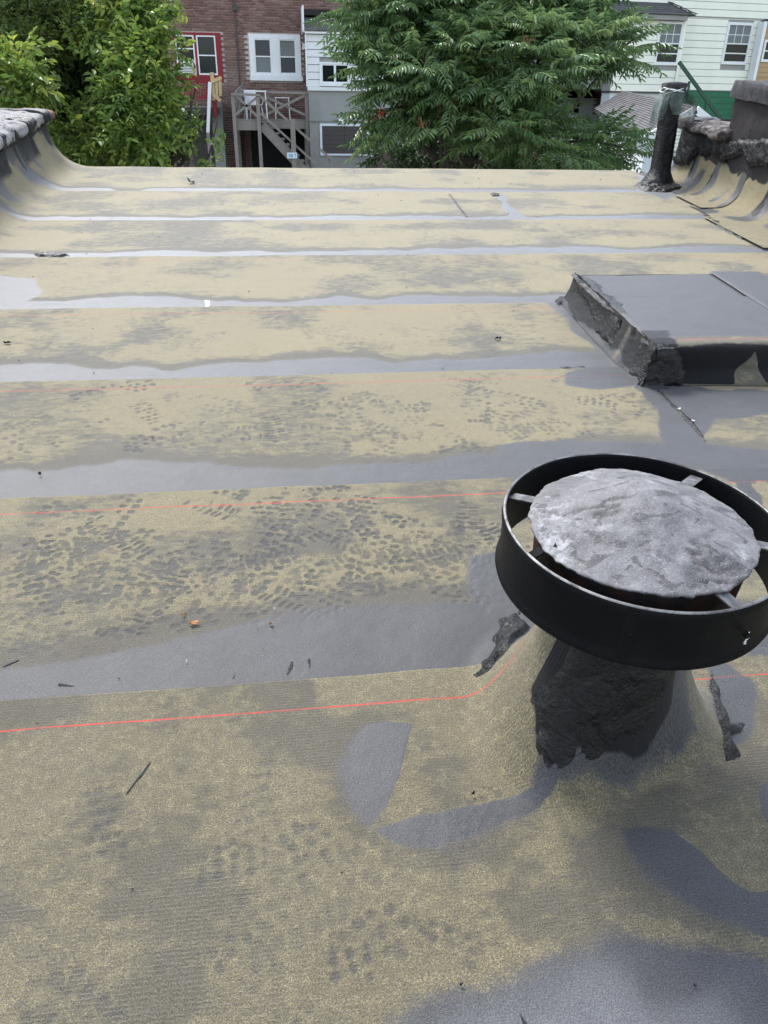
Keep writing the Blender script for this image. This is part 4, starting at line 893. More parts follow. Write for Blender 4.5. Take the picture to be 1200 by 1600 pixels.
# ---------------------------------------------------------------- white sided extension with stucco base
YX = 28.3
def PY(x, y): p = at(x, y, YX); return p[0], p[2]
ex0, _ = PY(480, 100); ex1 = ex0+3.05; ext = empty('rear_extension', ((ex0+ex1)/2, YX, -2.45), 0, 'small rear extension with white siding above and bare grey stucco below', 'house extension'); o = rl(ext)
L = lambda x, y: (PY(x, y)[0]-o[0], PY(x, y)[1]-o[2])
xl, xr = ex0-o[0], ex1-o[0]; z1 = L(500, 141)[1]; z2 = L(500, 53)[1]; z3 = L(500, 20)[1]; z4 = L(500, 12)[1]
box_obj('stucco_wall', xl+.02, xr-.02, .02, 1.66, 0, z1-.003, M['stucco'], ext)
zl = L(540, 189)[1]; box_obj('ledge', xl+.02, xr, -.02, .017, zl-.02, zl+.02, M['stucco'], ext); box_obj('upper_wall', xl+.02, xr-.02, .034, 1.66, z1, z2, M['gap_shade_and_fascia'], ext)  # upper wall is grey so board gaps read as shadow lines
n = 7; pz = (z2-z1-.1)/n; wn = (L(499, 97)[0], L(547, 97)[0], L(520, 135)[1], L(520, 97)[1])
for i in range(n):
    za, zb = z1+.10+i*pz, z1+.10+(i+1)*pz
    segs = [(xl, xr)] if zb < wn[2] or za > wn[3] else [(xl, wn[0]), (wn[1], xr)]
    for a, b in segs:
        MB().add([(a, -.022, za), (b, -.022, za), (b, -.018, zb-.018), (a, -.018, zb-.018), (a, .03, za), (b, .03, za), (b, .03, zb-.018), (a, .03, zb-.018)], [(0,1,2,3),(7,6,5,4),(4,5,1,0),(3,2,6,7),(0,3,7,4),(1,5,6,2)]).build('clapboard', M['siding'], ext)
box_obj('bottom_trim', xl-.01, xr, -.05, .03, z1-.01, z1+.095, M['siding'], ext); box_obj('eave_trim', xl-.05, xr, -.13, .03, z2, z2+.09, M['white'], ext); box_obj('corner_trim', xl-.045, xl-.002, -.045, .15, z1+.10, z2-.003, M['white'], ext)
m = MB(); m.add([(xl-.05, -.15, z2+.093), (xr, -.15, z2+.093), (xr, 1.2, z3), (xl-.02, 1.2, z3), (xl-.05, -.15, z2+.06), (xr, -.15, z2+.06), (xr, 1.2, z3-.3), (xl-.02, 1.2, z3-.3)], [(0,1,2,3),(7,6,5,4),(4,5,1,0),(5,6,2,1),(6,7,3,2),(7,4,0,3)]).build('felt_slope', M['dkwall'], ext)
box_obj('roof_edge', xl-.06, xr, 1.0, 1.66, z3, z4+.05, M['tar'], ext, .02); box_obj('side_trim', xl-.11, xl-.055, .05, 1.2, z2+.05, z2+.75, M['white'], ext)
MB().box(wn[0], wn[1], -.07, .0, wn[2], wn[2]+.09).box(wn[0], wn[1], -.07, 0, wn[3]-.06, wn[3]).box(wn[0], wn[0]+.06, -.07, 0, wn[2]+.09, wn[3]-.06).box(wn[1]-.06, wn[1], -.07, 0, wn[2]+.09, wn[3]-.06).build('window_surround', M['white'], ext, bevel=.005)
xm = (wn[0]+wn[1])/2
for a, b in ((wn[0]+.06, xm), (xm, wn[1]-.06)): sash(ext, a, b, wn[2]+.09, wn[3]-.06, -.005, 'white', ('glass',), (), .035)
wb = (L(503, 198)[0], L(573, 198)[0], L(530, 240)[1], L(530, 197)[1])
fr = MB().box(wb[0]-.07, wb[0], -.03, .02, wb[2], wb[3]).box(wb[1], wb[1]+.07, -.03, .02, wb[2], wb[3]).box(wb[0]-.07, wb[1]+.07, -.03, .02, wb[3], wb[3]+.07).box(wb[0]-.07, wb[1]+.07, -.04, .02, wb[2]-.06, wb[2]).build('boarded_window', M['plaster'], ext)
zz = np.linspace(wb[2], wb[3], 7)
for i in range(6):
    for a, b in ((wb[0], (wb[0]+wb[1])/2-.004), ((wb[0]+wb[1])/2+.004, wb[1])): box_obj('board', a, b, -.012-.006*RNG.rand(), .018, zz[i]+.004, zz[i+1]-.004, M['wood_dark'], fr)
c_ = L(533, 190); m = MB().tube([(c_[0], 0, c_[1]), (c_[0], -.06, c_[1])], .10, 14); dm = m.build('dome_camera', M['plastic'], ext, True)
T, Z = np.meshgrid(np.linspace(0, 2*np.pi, 18, endpoint=False), np.linspace(0, 1.57, 8)); grid_obj('dome', np.stack([c_[0]+.085*np.cos(Z)*np.cos(T), -.06-.09*np.sin(Z), c_[1]+.085*np.cos(Z)*np.sin(T)], -1), M['plastic'], dm, wrap=True, flip=True)
MB().box(c_[0]-.02, c_[0]+.02, -.155, -.14, c_[1]-.03, c_[1]+.01).build('lens', M['glass'], dm)
# ---------------------------------------------------------------- wooden deck with stairs
YD, YE = 27.7, 28.65
D = lambda x, y, Y=YD: at(x, y, Y)
dl = D(385, 187)[2]; dx0, dx1 = D(365, 187)[0], D(405, 187)[0]; dx2 = D(481, 183, YE)[0]
deck = empty('wooden_deck', ((dx0+dx2)/2, 29, -2.45), 0, 'weathered grey wooden deck on posts with crossed railings and a long stair', 'deck'); o = rl(deck)
def bar(name, a, b, w=.09, t=.09, mat='wood', par=None):
    return MB().bar(tuple(np.array(a)-o), tuple(np.array(b)-o), w, t).build(name, M[mat], par or deck)
n = 14; yy = np.linspace(YD, 29.95, n+1)
for i in range(n):
    xr_ = dx1 if yy[i] < YE-.05 else dx2
    box_obj('deck_board', dx0-o[0], xr_-o[0], yy[i]-29+.005, yy[i+1]-29-.005, dl-.035-o[2]+.004*RNG.rand(), dl-o[2], M['wood'], deck)
box_obj('beam', dx0-.03-o[0], dx1+.05-o[0], YD-.045-29, YD-.004-29, dl-.30-o[2], dl-.035-o[2], M['wood'], deck); box_obj('beam', dx1+.06-o[0], dx2-o[0], YE-.045-29, YE-.004-29, dl-.27-o[2], dl-.036-o[2], M['wood'], deck)
g = -2.45; tz = D(385, 147)[2]
posts = [(dx0+.03, YD-.10, g, tz), (dx1-.01, YD-.10, g, tz), (dx2-.03, YE-.10, g, D(481, 143, YE)[2]), (dx0+.03, 29.6, g, tz-.2)]
for x, y, a, b in posts: MB().box(x-.055-o[0], x+.055-o[0], y-.055-29, y+.055-29, a-o[2], b-o[2]).build('post', M['wood'], deck)
pA = D(457, 186, YD-.2); MB().box(pA[0]-.075-o[0], pA[0]+.075-o[0], pA[1]-.06-29, pA[1]+.06-29, 0, pA[2]-o[2]).build('post', M['wood'], deck)
R_ = lambda x0, y0, x1, y1, Y, nm='railing', w=.05, t=.09, Yb=None: bar(nm, D(x0, y0, Y), D(x1, y1, Yb or Y), w, t)
R_(361, 147, 406, 148.5, YD-.17, t=.07); R_(412, 143.5, 484, 145.5, YE-.17, t=.07)
for L_ in ((367, 180, 403, 151), (370, 150, 403, 183)): R_(*L_, YD-.13, 'cross_brace', .035, .07)
for i, L_ in enumerate(((412, 181, 478, 148), (408, 148, 480, 181))): R_(*L_, YE-.14+i*.045, 'cross_brace', .035, .075)
# leaning side screen towards the wall
for i in range(5): bar('side_slat', D(367, 147+i*8, YD), D(382, 131+i*11, 29.8), .03, .12)
bar('side_slat', D(371, 180, YD+.1), D(378, 140, 28.8), .05, .08); bar('side_slat', D(376, 176, 28.4), D(374, 140, 28.6), .05, .08)
# stairs
sa, sb = D(409, 189, YD), D(476, 262, YD); sdir = (sb-sa); ext_ = 1.55; sb2 = sa+sdir*ext_
for Y in (YD-.02, YE-.06): bar('stringer', np.array([sa[0], Y, sa[2]-.12]), np.array([sb2[0], Y, sb2[2]-.12]), .045, .28)
ns = 13
for i in range(ns):
    p = sa+(sb2-sa)*((i+.5)/ns); MB().box(p[0]-.13-o[0], p[0]+.15-o[0], YD+.01-29, YE-.09-29, p[2]+.02-o[2], p[2]+.06-o[2]).build('tread', M['wood'], deck)
a, b = D(405, 149, YD-.12), D(527, 257, YD-.12); bar('handrail', a, a+(b-a)*1.25, .05, .075)
a, b = D(407, 177, YD-.12), D(500, 262, YD-.12); bar('handrail', a, a+(b-a)*1.3, .04, .065)
e_ = D(514, 248, YD-.05); MB().box(e_[0]-.045-o[0], e_[0]+.045-o[0], e_[1]-.04-29, e_[1]+.04-29, 0, e_[2]-o[2]).build('post', M['wood'], deck)
# number plate 367 on the stair post
c = D(456.5, 243, YD-.29); sg = empty('number_sign', c, 0, 'small pale blue house number plate reading 367 on the stair post', 'sign')
MB().box(-.16, .16, -.006, .006, -.085, .085).build('plate', M['sign'], sg, bevel=.003)
SEG = {'3': 'abgcd', '6': 'afgedc', '7': 'abc'}; hw, hh, tk = .030, .050, .014
for i, chh in enumerate('367'):
    m = MB(); cx = -.088+i*.088; q = {'a': (-hw, hw, hh-tk, hh), 'g': (-hw, hw, -tk/2, tk/2), 'd': (-hw, hw, -hh, -hh+tk), 'b': (hw-tk, hw, 0, hh), 'c': (hw-tk, hw, -hh, 0), 'f': (-hw, -hw+tk, 0, hh), 'e': (-hw, -hw+tk, -hh, 0)}
    for j, s_ in enumerate(SEG[chh]): x0, x1, z0, z1_ = q[s_]; m.box(cx+x0, cx+x1, -.0085-.0001*j, -.0062, z0, z1_)
    m.build('digit', M['ink'], sg)
# white furniture on the deck
def table(px, py, Y, w, d, h_, label, legs=True, th_=.03):
    c = at(px, py, Y); t = empty('garden_table', (c[0], Y, dl), 0, label, 'table')
    MB().box(-w/2, w/2, -d/2, d/2, h_-th_, h_).build('tabletop', M['plastic'], t, bevel=.005)
    for sx in (-1, 1):
        for sy in (-1, 1): MB().bar((sx*(w/2-.04), sy*(d/2-.04), h_-th_), (sx*(w/2-.01), sy*(d/2-.02), 0), .035, .035).build('leg', M['plastic'], t)
table(400, 150, 28.35, .68, .5, at(400, 141.5, 28.35)[2]-dl, 'white plastic table with pale top level with the deck railing', th_=.04); table(441, 160, 29.35, .5, .42, at(441, 152, 29.35)[2]-dl, 'low white metal stand behind the crossed railing')
c = at(396, 170, 28.9); chr_ = empty('garden_chair', (c[0], 29.2, dl), .5, 'white garden chair with curved arms at the left of the deck', 'chair')
MB().box(-.22, .22, -.2, .2, .40, .43).build('seat', M['plastic'], chr_, bevel=.01)
s, z = np.meshgrid(np.linspace(-.22, .22, 10), np.linspace(.42, .85, 6)); grid_obj('backrest', np.concatenate([np.stack([s, .2+.12*(z-.42)-.25*s*s*2, z], -1), np.stack([s, .225+.12*(z-.42)-.25*s*s*2, z], -1)[::-1]], 0), M['plastic'], chr_)
for sx in (-1, 1):
    MB().tube([(sx*.22, -.2, .42), (sx*.27, -.21, .55), (sx*.27, -.05, .64), (sx*.25, .2, .62)], .018, 6).build('armrest', M['plastic'], chr_, True)
    for sy in (-1, 1): MB().tube([(sx*.2, sy*.17, .41), (sx*.25, sy*.22, 0)], .018, 6).build('leg', M['plastic'], chr_, True)
# ---------------------------------------------------------------- red balcony of the left house
YB = 28.5; B = lambda x, y, Y=YB: at(x, y, Y); bz = B(320, 166)[2]; bx0, bx1 = B(283, 166)[0], B(343, 166)[0]
bal = empty('red_balcony', ((bx0+bx1)/2, 29.2, -2.45), 0, 'red painted balcony with an unpainted lumber gate beneath the red windows', 'balcony'); o = rl(bal)
for i in range(8): box_obj('floor_board', bx0-o[0], bx1-o[0], YB+i*.18-29.2, YB+i*.18+.17-29.2, bz-.04-o[2], bz-o[2], M['wood'], bal)
box_obj('beam', bx0-o[0], bx1-o[0], YB-.05-29.2, YB-.004-29.2, bz-.24-o[2], bz-.05-o[2], M['wood_dark'], bal)
rt = B(300, 128)[2]
bar('top_rail', B(286, 128), B(328, 129), .05, .07, 'red', bal); bar('bottom_rail', B(286, 152), B(328, 153), .05, .07, 'red', bal)
for i in range(11): x = bx0+.08+i*(B(328, 150)[0]-bx0-.1)/11; MB().box(x-.02-o[0], x+.02-o[0], YB-.02-29.2, YB+.02-29.2, B(300, 151)[2]-o[2], rt-o[2]+.04).build('baluster', M['red'], bal)
MB().box(bx1-.22-o[0], bx1-.08-o[0], YB-.10-29.2, YB+.04-29.2, bz-.30-o[2], bz+.95-o[2]).build('red_post', M['red'], bal)
for x0, y0, x1, y1 in ((331, 113, 334, 157), (338, 122, 340, 155), (343, 122, 344, 150)): bar('gate_board', B(x0, y0, YB-.16), B(x1, y1, YB-.16), .11, .03, 'wood_new', bal)
bar('gate_rail', B(330, 128, YB-.2), B(346, 121, YB-.2), .03, .10, 'wood_new', bal); bar('gate_rail', B(332, 147, YB-.2), B(345, 158, YB-.2), .03, .10, 'wood_new', bal)
bar('white_post', B(328, 128, YB-.25), B(325, 207, YB-.25), .10, .10, 'white', bal); bar('white_post', B(286, 168, YB-.2), B(284, 212, YB-.2), .10, .10, 'white', bal)
bar('white_post', np.array([B(325, 207, YB-.25)[0], YB-.25, B(325, 207, YB-.25)[2]]), np.array([B(325, 207, YB-.25)[0], YB-.25, -2.45]), .10, .10, 'wood', bal)
for y in (178, 190, 255): bar('rail', B(288, y, YB-.1), B(335, y, YB-.1), .05, .06, 'wood_dark', bal)
box_obj('recess_wall', bx0+.1-o[0], bx1-o[0], .60, .64, .0, bz-.1-o[2], M['wood_dark'], bal)
q = at(350, 200, 29.3); box_obj('side_wall', q[0]-.35-o[0], q[0]-o[0], -.3, .75, .0, at(350, 160, 29.3)[2]-o[2], M['stucco'], bal)
# ---------------------------------------------------------------- houses on the right (turned 6.4 degrees)
YAW = math.radians(6.4); E1 = np.array([math.cos(YAW), math.sin(YAW), 0]); E2 = np.array([-math.sin(YAW), math.cos(YAW), 0])
O_R = np.array([11., 30., -2.45])
def RQ(x, y, d=0.):
    r = W@_ray(x, y); t = (d-(CAM-O_R)@E2)/(r@E2); p = CAM+r*t-O_R; return p@E1, p[2]
hR = empty('sided_house', O_R, YAW, 'pale green sided house with two white windows and a green painted base', 'house')
def clap(parent, x0, x1, z0, z1, y, mat, pitch=.222, hole=(), dz=0.):
    z = z0
    while z < z1-.02:
        zb = min(z+pitch, z1); segs = [(x0, x1)]
        for a, b, c, d in hole:
            if zb > c and z < d: segs = [s for A, B_ in segs for s in ([(A, a), (b, B_)] if A < a and b < B_ else [(A, B_)])]
        for a, b in segs:
            MB().add([(a, y-.020, z), (b, y-.020, z), (b, y-.016, zb-.016), (a, y-.016, zb-.016), (a, y, z), (b, y, z), (b, y, zb-.016), (a, y, zb-.016)], [(0,1,2,3),(7,6,5,4),(4,5,1,0),(3,2,6,7),(0,3,7,4),(1,5,6,2)]).build('clapboard', M[mat], parent)
        z += pitch
zg = RQ(1110, 141)[1]; xe = RQ(1190, 33)[0]; xc_ = RQ(1075, 60, -.7)[0]; x15 = 9.
w2 = (RQ(1131, 70)[0], RQ(1171, 70)[0], RQ(1140, 101)[1], RQ(1150, 35)[1])
box_obj('wall', -6.5, x15, .003, 9, zg-.02, 9.2, M['gap_shade_and_fascia'], hR); box_obj('green_base', xc_-.55, xe+.5, .04, 9, 0, zg-.02, M['green'], hR)  # backing wall coloured darker than the boards to paint shade in their gaps
for i in range(12):
    z = zg-.02-(i+1)*.2
    MB().box(xc_-.5, xe+.5, .012, .039, z+.006, z+.194).build('base_board', M['green'], hR)
ztan = RQ(1195, 31)[1]
clap(hR, xc_-1.2, xe-.02, zg, ztan, 0, 'cream', hole=[w2]); clap(hR, xc_-2.5, x15, ztan+.03, 8.6, 0, 'cream')
box_obj('corner_trim', xe-.02, xe+.10, -.05, .0, zg, ztan, M['white'], hR)
sash(hR, w2[0], w2[1], w2[2], w2[3], .0, 'white', ('glass', 'glass', 'blind'), (.27, .50), .085, muntin=True)
box_obj('roof', -6.8, x15+.3, -.4, 9.3, 9.21, 9.6, M['shingle'], hR)
# protruding wing
d = -.7; wx = (RQ(966, 40, d)[0], RQ(1073, 30, d)[0]); zE = RQ(1015, 24.5, d)[1]; zB = RQ(1015, 143, d)[1]
w1 = (RQ(1025, 70, d)[0], RQ(1063, 70, d)[0], RQ(1032, 102, d)[1], RQ(1045, 33, d)[1])
wing = empty('house_wing', O_R, YAW, 'projecting wing of the pale green house with grey hipped roof and one window', 'house wing')
box_obj('wall', wx[0]+.02, wx[1]-.02, d+.003, -.04, zB, zE-.003, M['gap_shade_and_fascia'], wing); clap(wing, wx[0], wx[1], zB, zE-.1, d, 'cream', hole=[w1])  # grey backing gives the boards a painted shadow line between courses
box_obj('lower_wall', wx[0]+.05, wx[1]-.05, d+.05, -.04, 0, zB-.003, M['plaster'], wing); box_obj('bottom_edge', wx[0], wx[1], d-.03, -.04, zB-.05, zB-.004, M['blind_dark'], wing)
for xx in (wx[0], wx[1]-.09): box_obj('corner_trim', xx-.003, xx+.093, d-.06, d-.036, zB, zE-.11, M['cream'], wing)
sash(wing, w1[0], w1[1], w1[2], w1[3], d, 'white', ('glass', 'glass', 'blind'), (.27, .50), .085, muntin=True)
ov = .25; ex = (RQ(945, 20, d-ov)[0], RQ(1087, 25, d-ov)[0])
box_obj('fascia', ex[0]+.1, ex[1]-.28, d-ov+.02, d+2, zE-.12, zE+.02, M['gap_shade_and_fascia'], wing)
hz = zE+.03; rp0, rp1 = RQ(985, 0, d+.2), RQ(1050, 0, d+.2); sl_ = (rp0[1]-hz)/max(.3, (rp0[0]-ex[0]))
ap = 3.4; yb = 3.
m = MB(); m.add([(ex[0], d-ov, hz), (ex[1], d-ov, hz), (ex[1]-1.75, d-ov+ap, hz+1.45), (ex[0]+1.75, d-ov+ap, hz+1.45), (ex[0], d+7, hz), (ex[1], d+7, hz), (ex[0]+1.75, d+7, hz+1.45), (ex[1]-1.75, d+7, hz+1.45)], [(0,1,2,3), (0,3,6,4), (1,5,7,2), (3,2,7,6)])
m.build('roof_underlay', M['blind_dark'], wing)
def shingles(root, P00, P10, P01, P11, rows, cols, nmax=300, key=None):
    """shingle tabs laid over the quad P00 P10 (eave) - P01 P11 (ridge); local coordinates"""
    P00, P10, P01, P11 = map(np.array, (P00, P10, P01, P11)); nrm = nz(np.cross(P10-P00, P01-P00)); nrm = nrm if nrm[2] > 0 else -nrm
    out = []
    for r in range(rows):
        a0, a1 = P00+(P01-P00)*r/rows, P10+(P11-P10)*r/rows; b0, b1 = P00+(P01-P00)*(r+1.15)/rows, P10+(P11-P10)*(r+1.15)/rows; n = max(1, int(round(cols*np.linalg.norm(a1-a0)/np.linalg.norm(P10-P00)))); sh = .5 if r % 2 else 0
        for c in range(n+1):
            t0, t1 = max(0, (c-sh)/n+.0015), min(1, (c+1-sh)/n-.0015)
            if t1 <= t0: continue
            q = [a0+(a1-a0)*t0+nrm*.022, a0+(a1-a0)*t1+nrm*.022, b0+(b1-b0)*t1+nrm*.004, b0+(b1-b0)*t0+nrm*.004]; out.append(q+[p-nrm*.02 for p in q])
    SF = np.array([(0,1,2,3),(4,5,1,0),(5,6,2,1),(7,4,0,3)])
    ids = list(range(len(out))); random.Random(1).shuffle(ids); ids = sorted(ids, key=key(out)) if key else ids
    for i in ids[:nmax]:
        V = np.array(out[i]); c = V.mean(0); me = mesh('shingle', V-c, SF, {'rnd': np.full(8, RNG.rand())}); link('shingle', me, M['shingle'], root, c)
    rest = ids[nmax:]
    if rest:
        V = np.vstack([np.array(out[i]) for i in rest]); Fa = (SF[None]+np.arange(len(rest))[:, None, None]*8).reshape(-1, 4)
        tag(link('shingle_field', mesh('shingle_field', V, Fa, {'rnd': np.repeat(RNG.rand(len(rest)), 8)}), M['shingle'], root), kind='stuff')
A0, A1, A2, A3 = (ex[0], d-ov-.03, hz), (ex[1], d-ov-.03, hz), (ex[1]-1.75, d-ov+ap, hz+1.48), (ex[0]+1.75, d-ov+ap, hz+1.48)
shingles(wing, A0, A1, A3, A2, 20, 12, 240); shingles(wing, (ex[0]-.01, d+6.9, hz), A0, (ex[0]+1.75, d+6.9, hz+1.48), A3, 20, 22, 40)
for a, b in ((A0, A3), (A1, A2)):
    a, b = np.array(a), np.array(b)
    for i in range(12): p, q = a+(b-a)*i/12, a+(b-a)*(i+.95)/12; MB().bar(p+[0, 0, .05], q+[0, 0, .035], .16, .02).build('ridge_tile', M['shingle'], wing)
# tan sided annex
dt = -.35; tx = RQ(1189, 60, dt)[0]; tan_ = empty('tan_annex', O_R, YAW, 'narrow piece of tan sided building at the right edge of the picture', 'house')
zt2 = RQ(1195, 32, dt)[1]; box_obj('wall', tx+.12, tx+4, dt+.003, -.06, 0, zt2-.02, M['tan_s'], tan_); clap(tan_, tx+.1, tx+4, RQ(1180, 120, dt)[1], zt2-.02, dt, 'tan_s', pitch=.155, hole=[(RQ(1194, 66, dt)[0], RQ(1194, 66, dt)[0]+1., RQ(1190, 97, dt)[1], RQ(1196, 62, dt)[1])])
box_obj('top_edge', tx+.08, tx+4, dt-.08, -.06, zt2-.02, zt2+.04, M['blind_dark'], tan_); box_obj('corner_trim', tx-.02, tx+.1, dt-.05, -.06, 0, zt2-.03, M['white'], tan_)
wa = RQ(1194, 66, dt)[0]; sash(tan_, wa, wa+1., RQ(1190, 97, dt)[1], RQ(1196, 62, dt)[1], dt, 'white', ('glass_g', 'glass_g'), (.5,), .07)
# green outdoor stair
gs = empty('green_stair', O_R, YAW, 'dark green metal stair rails descending in front of the pale green house', 'stair'); dg = -1.4
G = lambda x, y, dd=dg: (RQ(x, y, dd)[0], dd, RQ(x, y, dd)[1])
MB().bar(G(1061, 97), G(1140, 205), .05, .12).build('handrail', M['dkgreen'], gs); MB().bar(G(1054, 126, dg+.9), G(1092, 176, dg+.9), .05, .11).build('handrail', M['dkgreen'], gs)
for x, y0, y1 in ((1077, 127, 175), (1104, 158, 200), (1128, 190, 240)): MB().bar(G(x, y0), G(x-5, y1), .06, .06).build('post', M['dkgreen'], gs)
a, b = G(1055, 165), G(1140, 282); MB().bar(a, b, .06, .25).build('stringer', M['dkgreen'], gs)
for i in range(10):
    t = (i+.5)/10; p = np.array(a)+(np.array(b)-np.array(a))*t; MB().box(p[0]-.13, p[0]+.13, dg+.04, dg+.86, p[2]-.02, p[2]+.02).build('tread', M['dkgreen'], gs)
# ---------------------------------------------------------------- small garage with a grey shingle roof
YG, YH = 19., 25.5; gE = at(1002, 215, YG); gP = at(1087, 166, YG); gB1 = at(974, 142, YH); gB2 = at(929, 170, YH)
ga = empty('garage', (gP[0], YG, -4.2), 0, 'low white walled garage with grey shingle gable roof behind the tarred post', 'garage'); o = rl(ga)
gw = gP[0]-gE[0]; E3 = np.array([gP[0]+gw, YG, gE[2]-.05]); gB3 = np.array([gB1[0]*2-gB2[0], YH, gB2[2]])
q = [p-o for p in (gE, gP, gB1, gB2, E3, gB3)]
m = MB(); dn = np.array([0, 0, -.10]); m.add([q[0], q[1], q[2], q[3], q[0]+dn, q[1]+dn, q[2]+dn, q[3]+dn], [(0,1,2,3),(7,6,5,4),(0,4,5,1),(0,3,7,4)]).add([q[1], q[4], q[5], q[2], q[1]+dn, q[4]+dn, q[5]+dn, q[2]+dn], [(0,1,2,3),(7,6,5,4),(0,4,5,1)]).build('roof_deck', M['blind_dark'], ga)
shingles(ga, q[3], q[0], q[2], q[1], 17, 24, 300); 
shingles(ga, q[4], q[5], q[1], q[2], 17, 24, 0)
fv = np.array([0, -.05, 0])
for a, b in ((q[0], q[1]), (q[1], q[4])): MB().bar(a+fv+[0, 0, -.07], b+fv+[0, 0, -.07], .04, .17).build('gable_trim', M['white'], ga)
wz = q[0][2]-.12; sx = .18
m = MB().add([(q[0][0]+sx, .12, 0), (q[4][0]-sx, .12, 0), (q[4][0]-sx, .12, wz), (q[1][0], .12, q[1][2]-.15), (q[0][0]+sx, .12, wz), (q[3][0]+sx, YH-YG, 0), (q[3][0]+sx, YH-YG, q[3][2]-.12)], [(0, 1, 2, 3, 4), (0, 4, 6, 5)]); m.build('wall', M['plaster'], ga)
n = 9
for i in range(n):
    z0_, z1_ = wz-.15+i*(q[1][2]-.2-wz+.15)/n, wz-.15+(i+1)*(q[1][2]-.2-wz+.15)/n; t = min(1, max(0, (z1_-wz+.05)/(q[1][2]-wz))); xa = q[0][0]+.42+(q[1][0]-q[0][0]-.42)*t; xb = q[4][0]-.42-(q[4][0]-q[1][0]-.42)*t
    if xb-xa > .1: MB().box(xa, xb, .06, .11, z0_, z1_-.015).build('clapboard', M['cream'], ga)
# white painted brick house between the trees and the garage
wb_ = empty('white_house', (at(905, 160, 33)[0], 33, -2.45), 0, 'white painted house wall glimpsed between the feathery tree and the garage', 'house'); o = rl(wb_)
xa, xb = at(858, 160, 33)[0]-o[0], at(962, 160, 33)[0]-o[0]; box_obj('wall', xa, xb, 0, 6, 0, 4.1, M['plaster'], wb_)
for i in range(46): box_obj('course', xa, xb-.9, -.012, -.002, .4+i*.08, .4+i*.08+.066, M['plaster'], wb_)
wl = lambda x, y: (at(x, y, 32.95)[0]-o[0], at(x, y, 32.95)[2]-o[2])
for (x0, y0, x1, y1) in ((896, 156, 903, 180), (908, 136, 912, 144)): sash(wb_, wl(x0, y1)[0]-.06, wl(x1, y1)[0]+.06, wl(x0, y1)[1], wl(x0, y0)[1], -.02, 'white', ('glass', 'glass'), (.5,), .04)
bx = wl(937, 155)
for r in range(13):
    for c in range(2): b = bpy.data.objects.new('brick', BT[RNG.randint(8)]); COL.objects.link(b); b.parent = wb_; b.location = (bx[0]-.12+c*.215+(.1 if r % 2 else 0), -.03, bx[1]-.5+r*.0752)
# grey roofed house behind the tree top
gh = empty('grey_house', (at(860, 10, 38)[0], 38, -2.45), 0, 'grey sided house with dark window behind the top of the feathery tree', 'house'); o = rl(gh)
box_obj('wall', -4.2, 3.4, 0, 6, 0, 9, M['plaster'], gh); clap(gh, -4.2, 3.4, 5.2, 9, 0, 'siding', pitch=.25)
c = at(828, 10, 37.9); sash(gh, c[0]-.5-o[0], c[0]+.5-o[0], c[2]-.6-o[2], c[2]+1-o[2], -.05, 'blind_dark', ('glass', 'glass'), (.4,), .08)
fen = empty('board_fence', (at(600, 240, 27.5)[0], 27.5, -2.45), 0, 'brown board fence beside the stucco extension, mostly behind the tree', 'fence')
for i in range(26): MB().box(-.35+i*.16, -.35+i*.16+.15, -.015, .015, 0, 2.55+.03*RNG.rand()).build('fence_board', M['wood_brown'], fen)
for z in (.5, 2.1): MB().box(-.38, 3.85, .017, .06, z, z+.09).build('fence_rail', M['wood_brown'], fen)

# ================================================================ TREES
def leaf_quads(L, Wd, droop=.0, fold=.25, n=6):
    """one leaf along +x: two folded quads"""
    V = np.array([(0,0,0), (.30*L,-.5*Wd,fold*Wd-.1*droop*L), (.68*L,-.40*Wd,fold*Wd*.8-.45*droop*L), (L,0,-droop*L), (.68*L,.40*Wd,fold*Wd*.8-.45*droop*L), (.30*L,.5*Wd,fold*Wd-.1*droop*L)]); return V, np.array([(0,1,2,3),(0,3,4,5)])
def rotm(yaw, pitch=0., roll=0.):
    cy, sy, cp, sp, cr, sr = math.cos(yaw), math.sin(yaw), math.cos(pitch), math.sin(pitch), math.cos(roll), math.sin(roll)
    return np.array([[cy,-sy,0],[sy,cy,0],[0,0,1]])@np.array([[cp,0,sp],[0,1,0],[-sp,0,cp]])@np.array([[1,0,0],[0,cr,-sr],[0,sr,cr]])
def frond_template(rr, L=.62, pairs=9, lf=.170, lw=.050):
    V, Fa, rn = [], [], []; b = 0
    curve = lambda t: np.array([L*(t-.10*t**3), .0, -.26*L*t**2.2+.06*L*math.sin(t*2)])
    pts = [curve(t) for t in np.linspace(0, 1, 6)]
    m = MB().tube(pts, [.006, .005, .004, .004, .003, .002], 3); base = rr.uniform(.0, .35)
    vv = np.array([tuple(p) for p in m.v]); ff = [f for f in m.f if len(f) == 4]; V.append(vv); Fa.append(np.array(ff)); rn.append(np.full(len(vv), .9)); b = len(vv)
    for i in range(pairs):
        t = .16+.80*i/(pairs-1); p = curve(t); tg = curve(min(1, t+.03))-curve(t-.03); pitch = -math.atan2(tg[2], tg[0])
        sc = (1-.45*abs(t-.45)**1.3*1.6)*rr.uniform(.85, 1.1)
        for sgn in (-1, 1):
            lv, lf_ = leaf_quads(lf*sc, lw*sc, rr.uniform(.25, .60), .2); R = rotm(sgn*rr.uniform(1.0, 1.30), rr.uniform(.1, .42), rr.uniform(-.3, .3))
            V.append(lv@R.T+p); Fa.append(lf_+b); rn.append(np.full(6, min(1, base+rr.uniform(0, .45)))); b += 6
    lv, lf_ = leaf_quads(lf*.8, lw*.8, .4); V.append(lv+curve(1.)); Fa.append(lf_+b); rn.append(np.full(6, base+.3))
    return np.vstack(V), np.vstack(Fa), np.concatenate(rn)
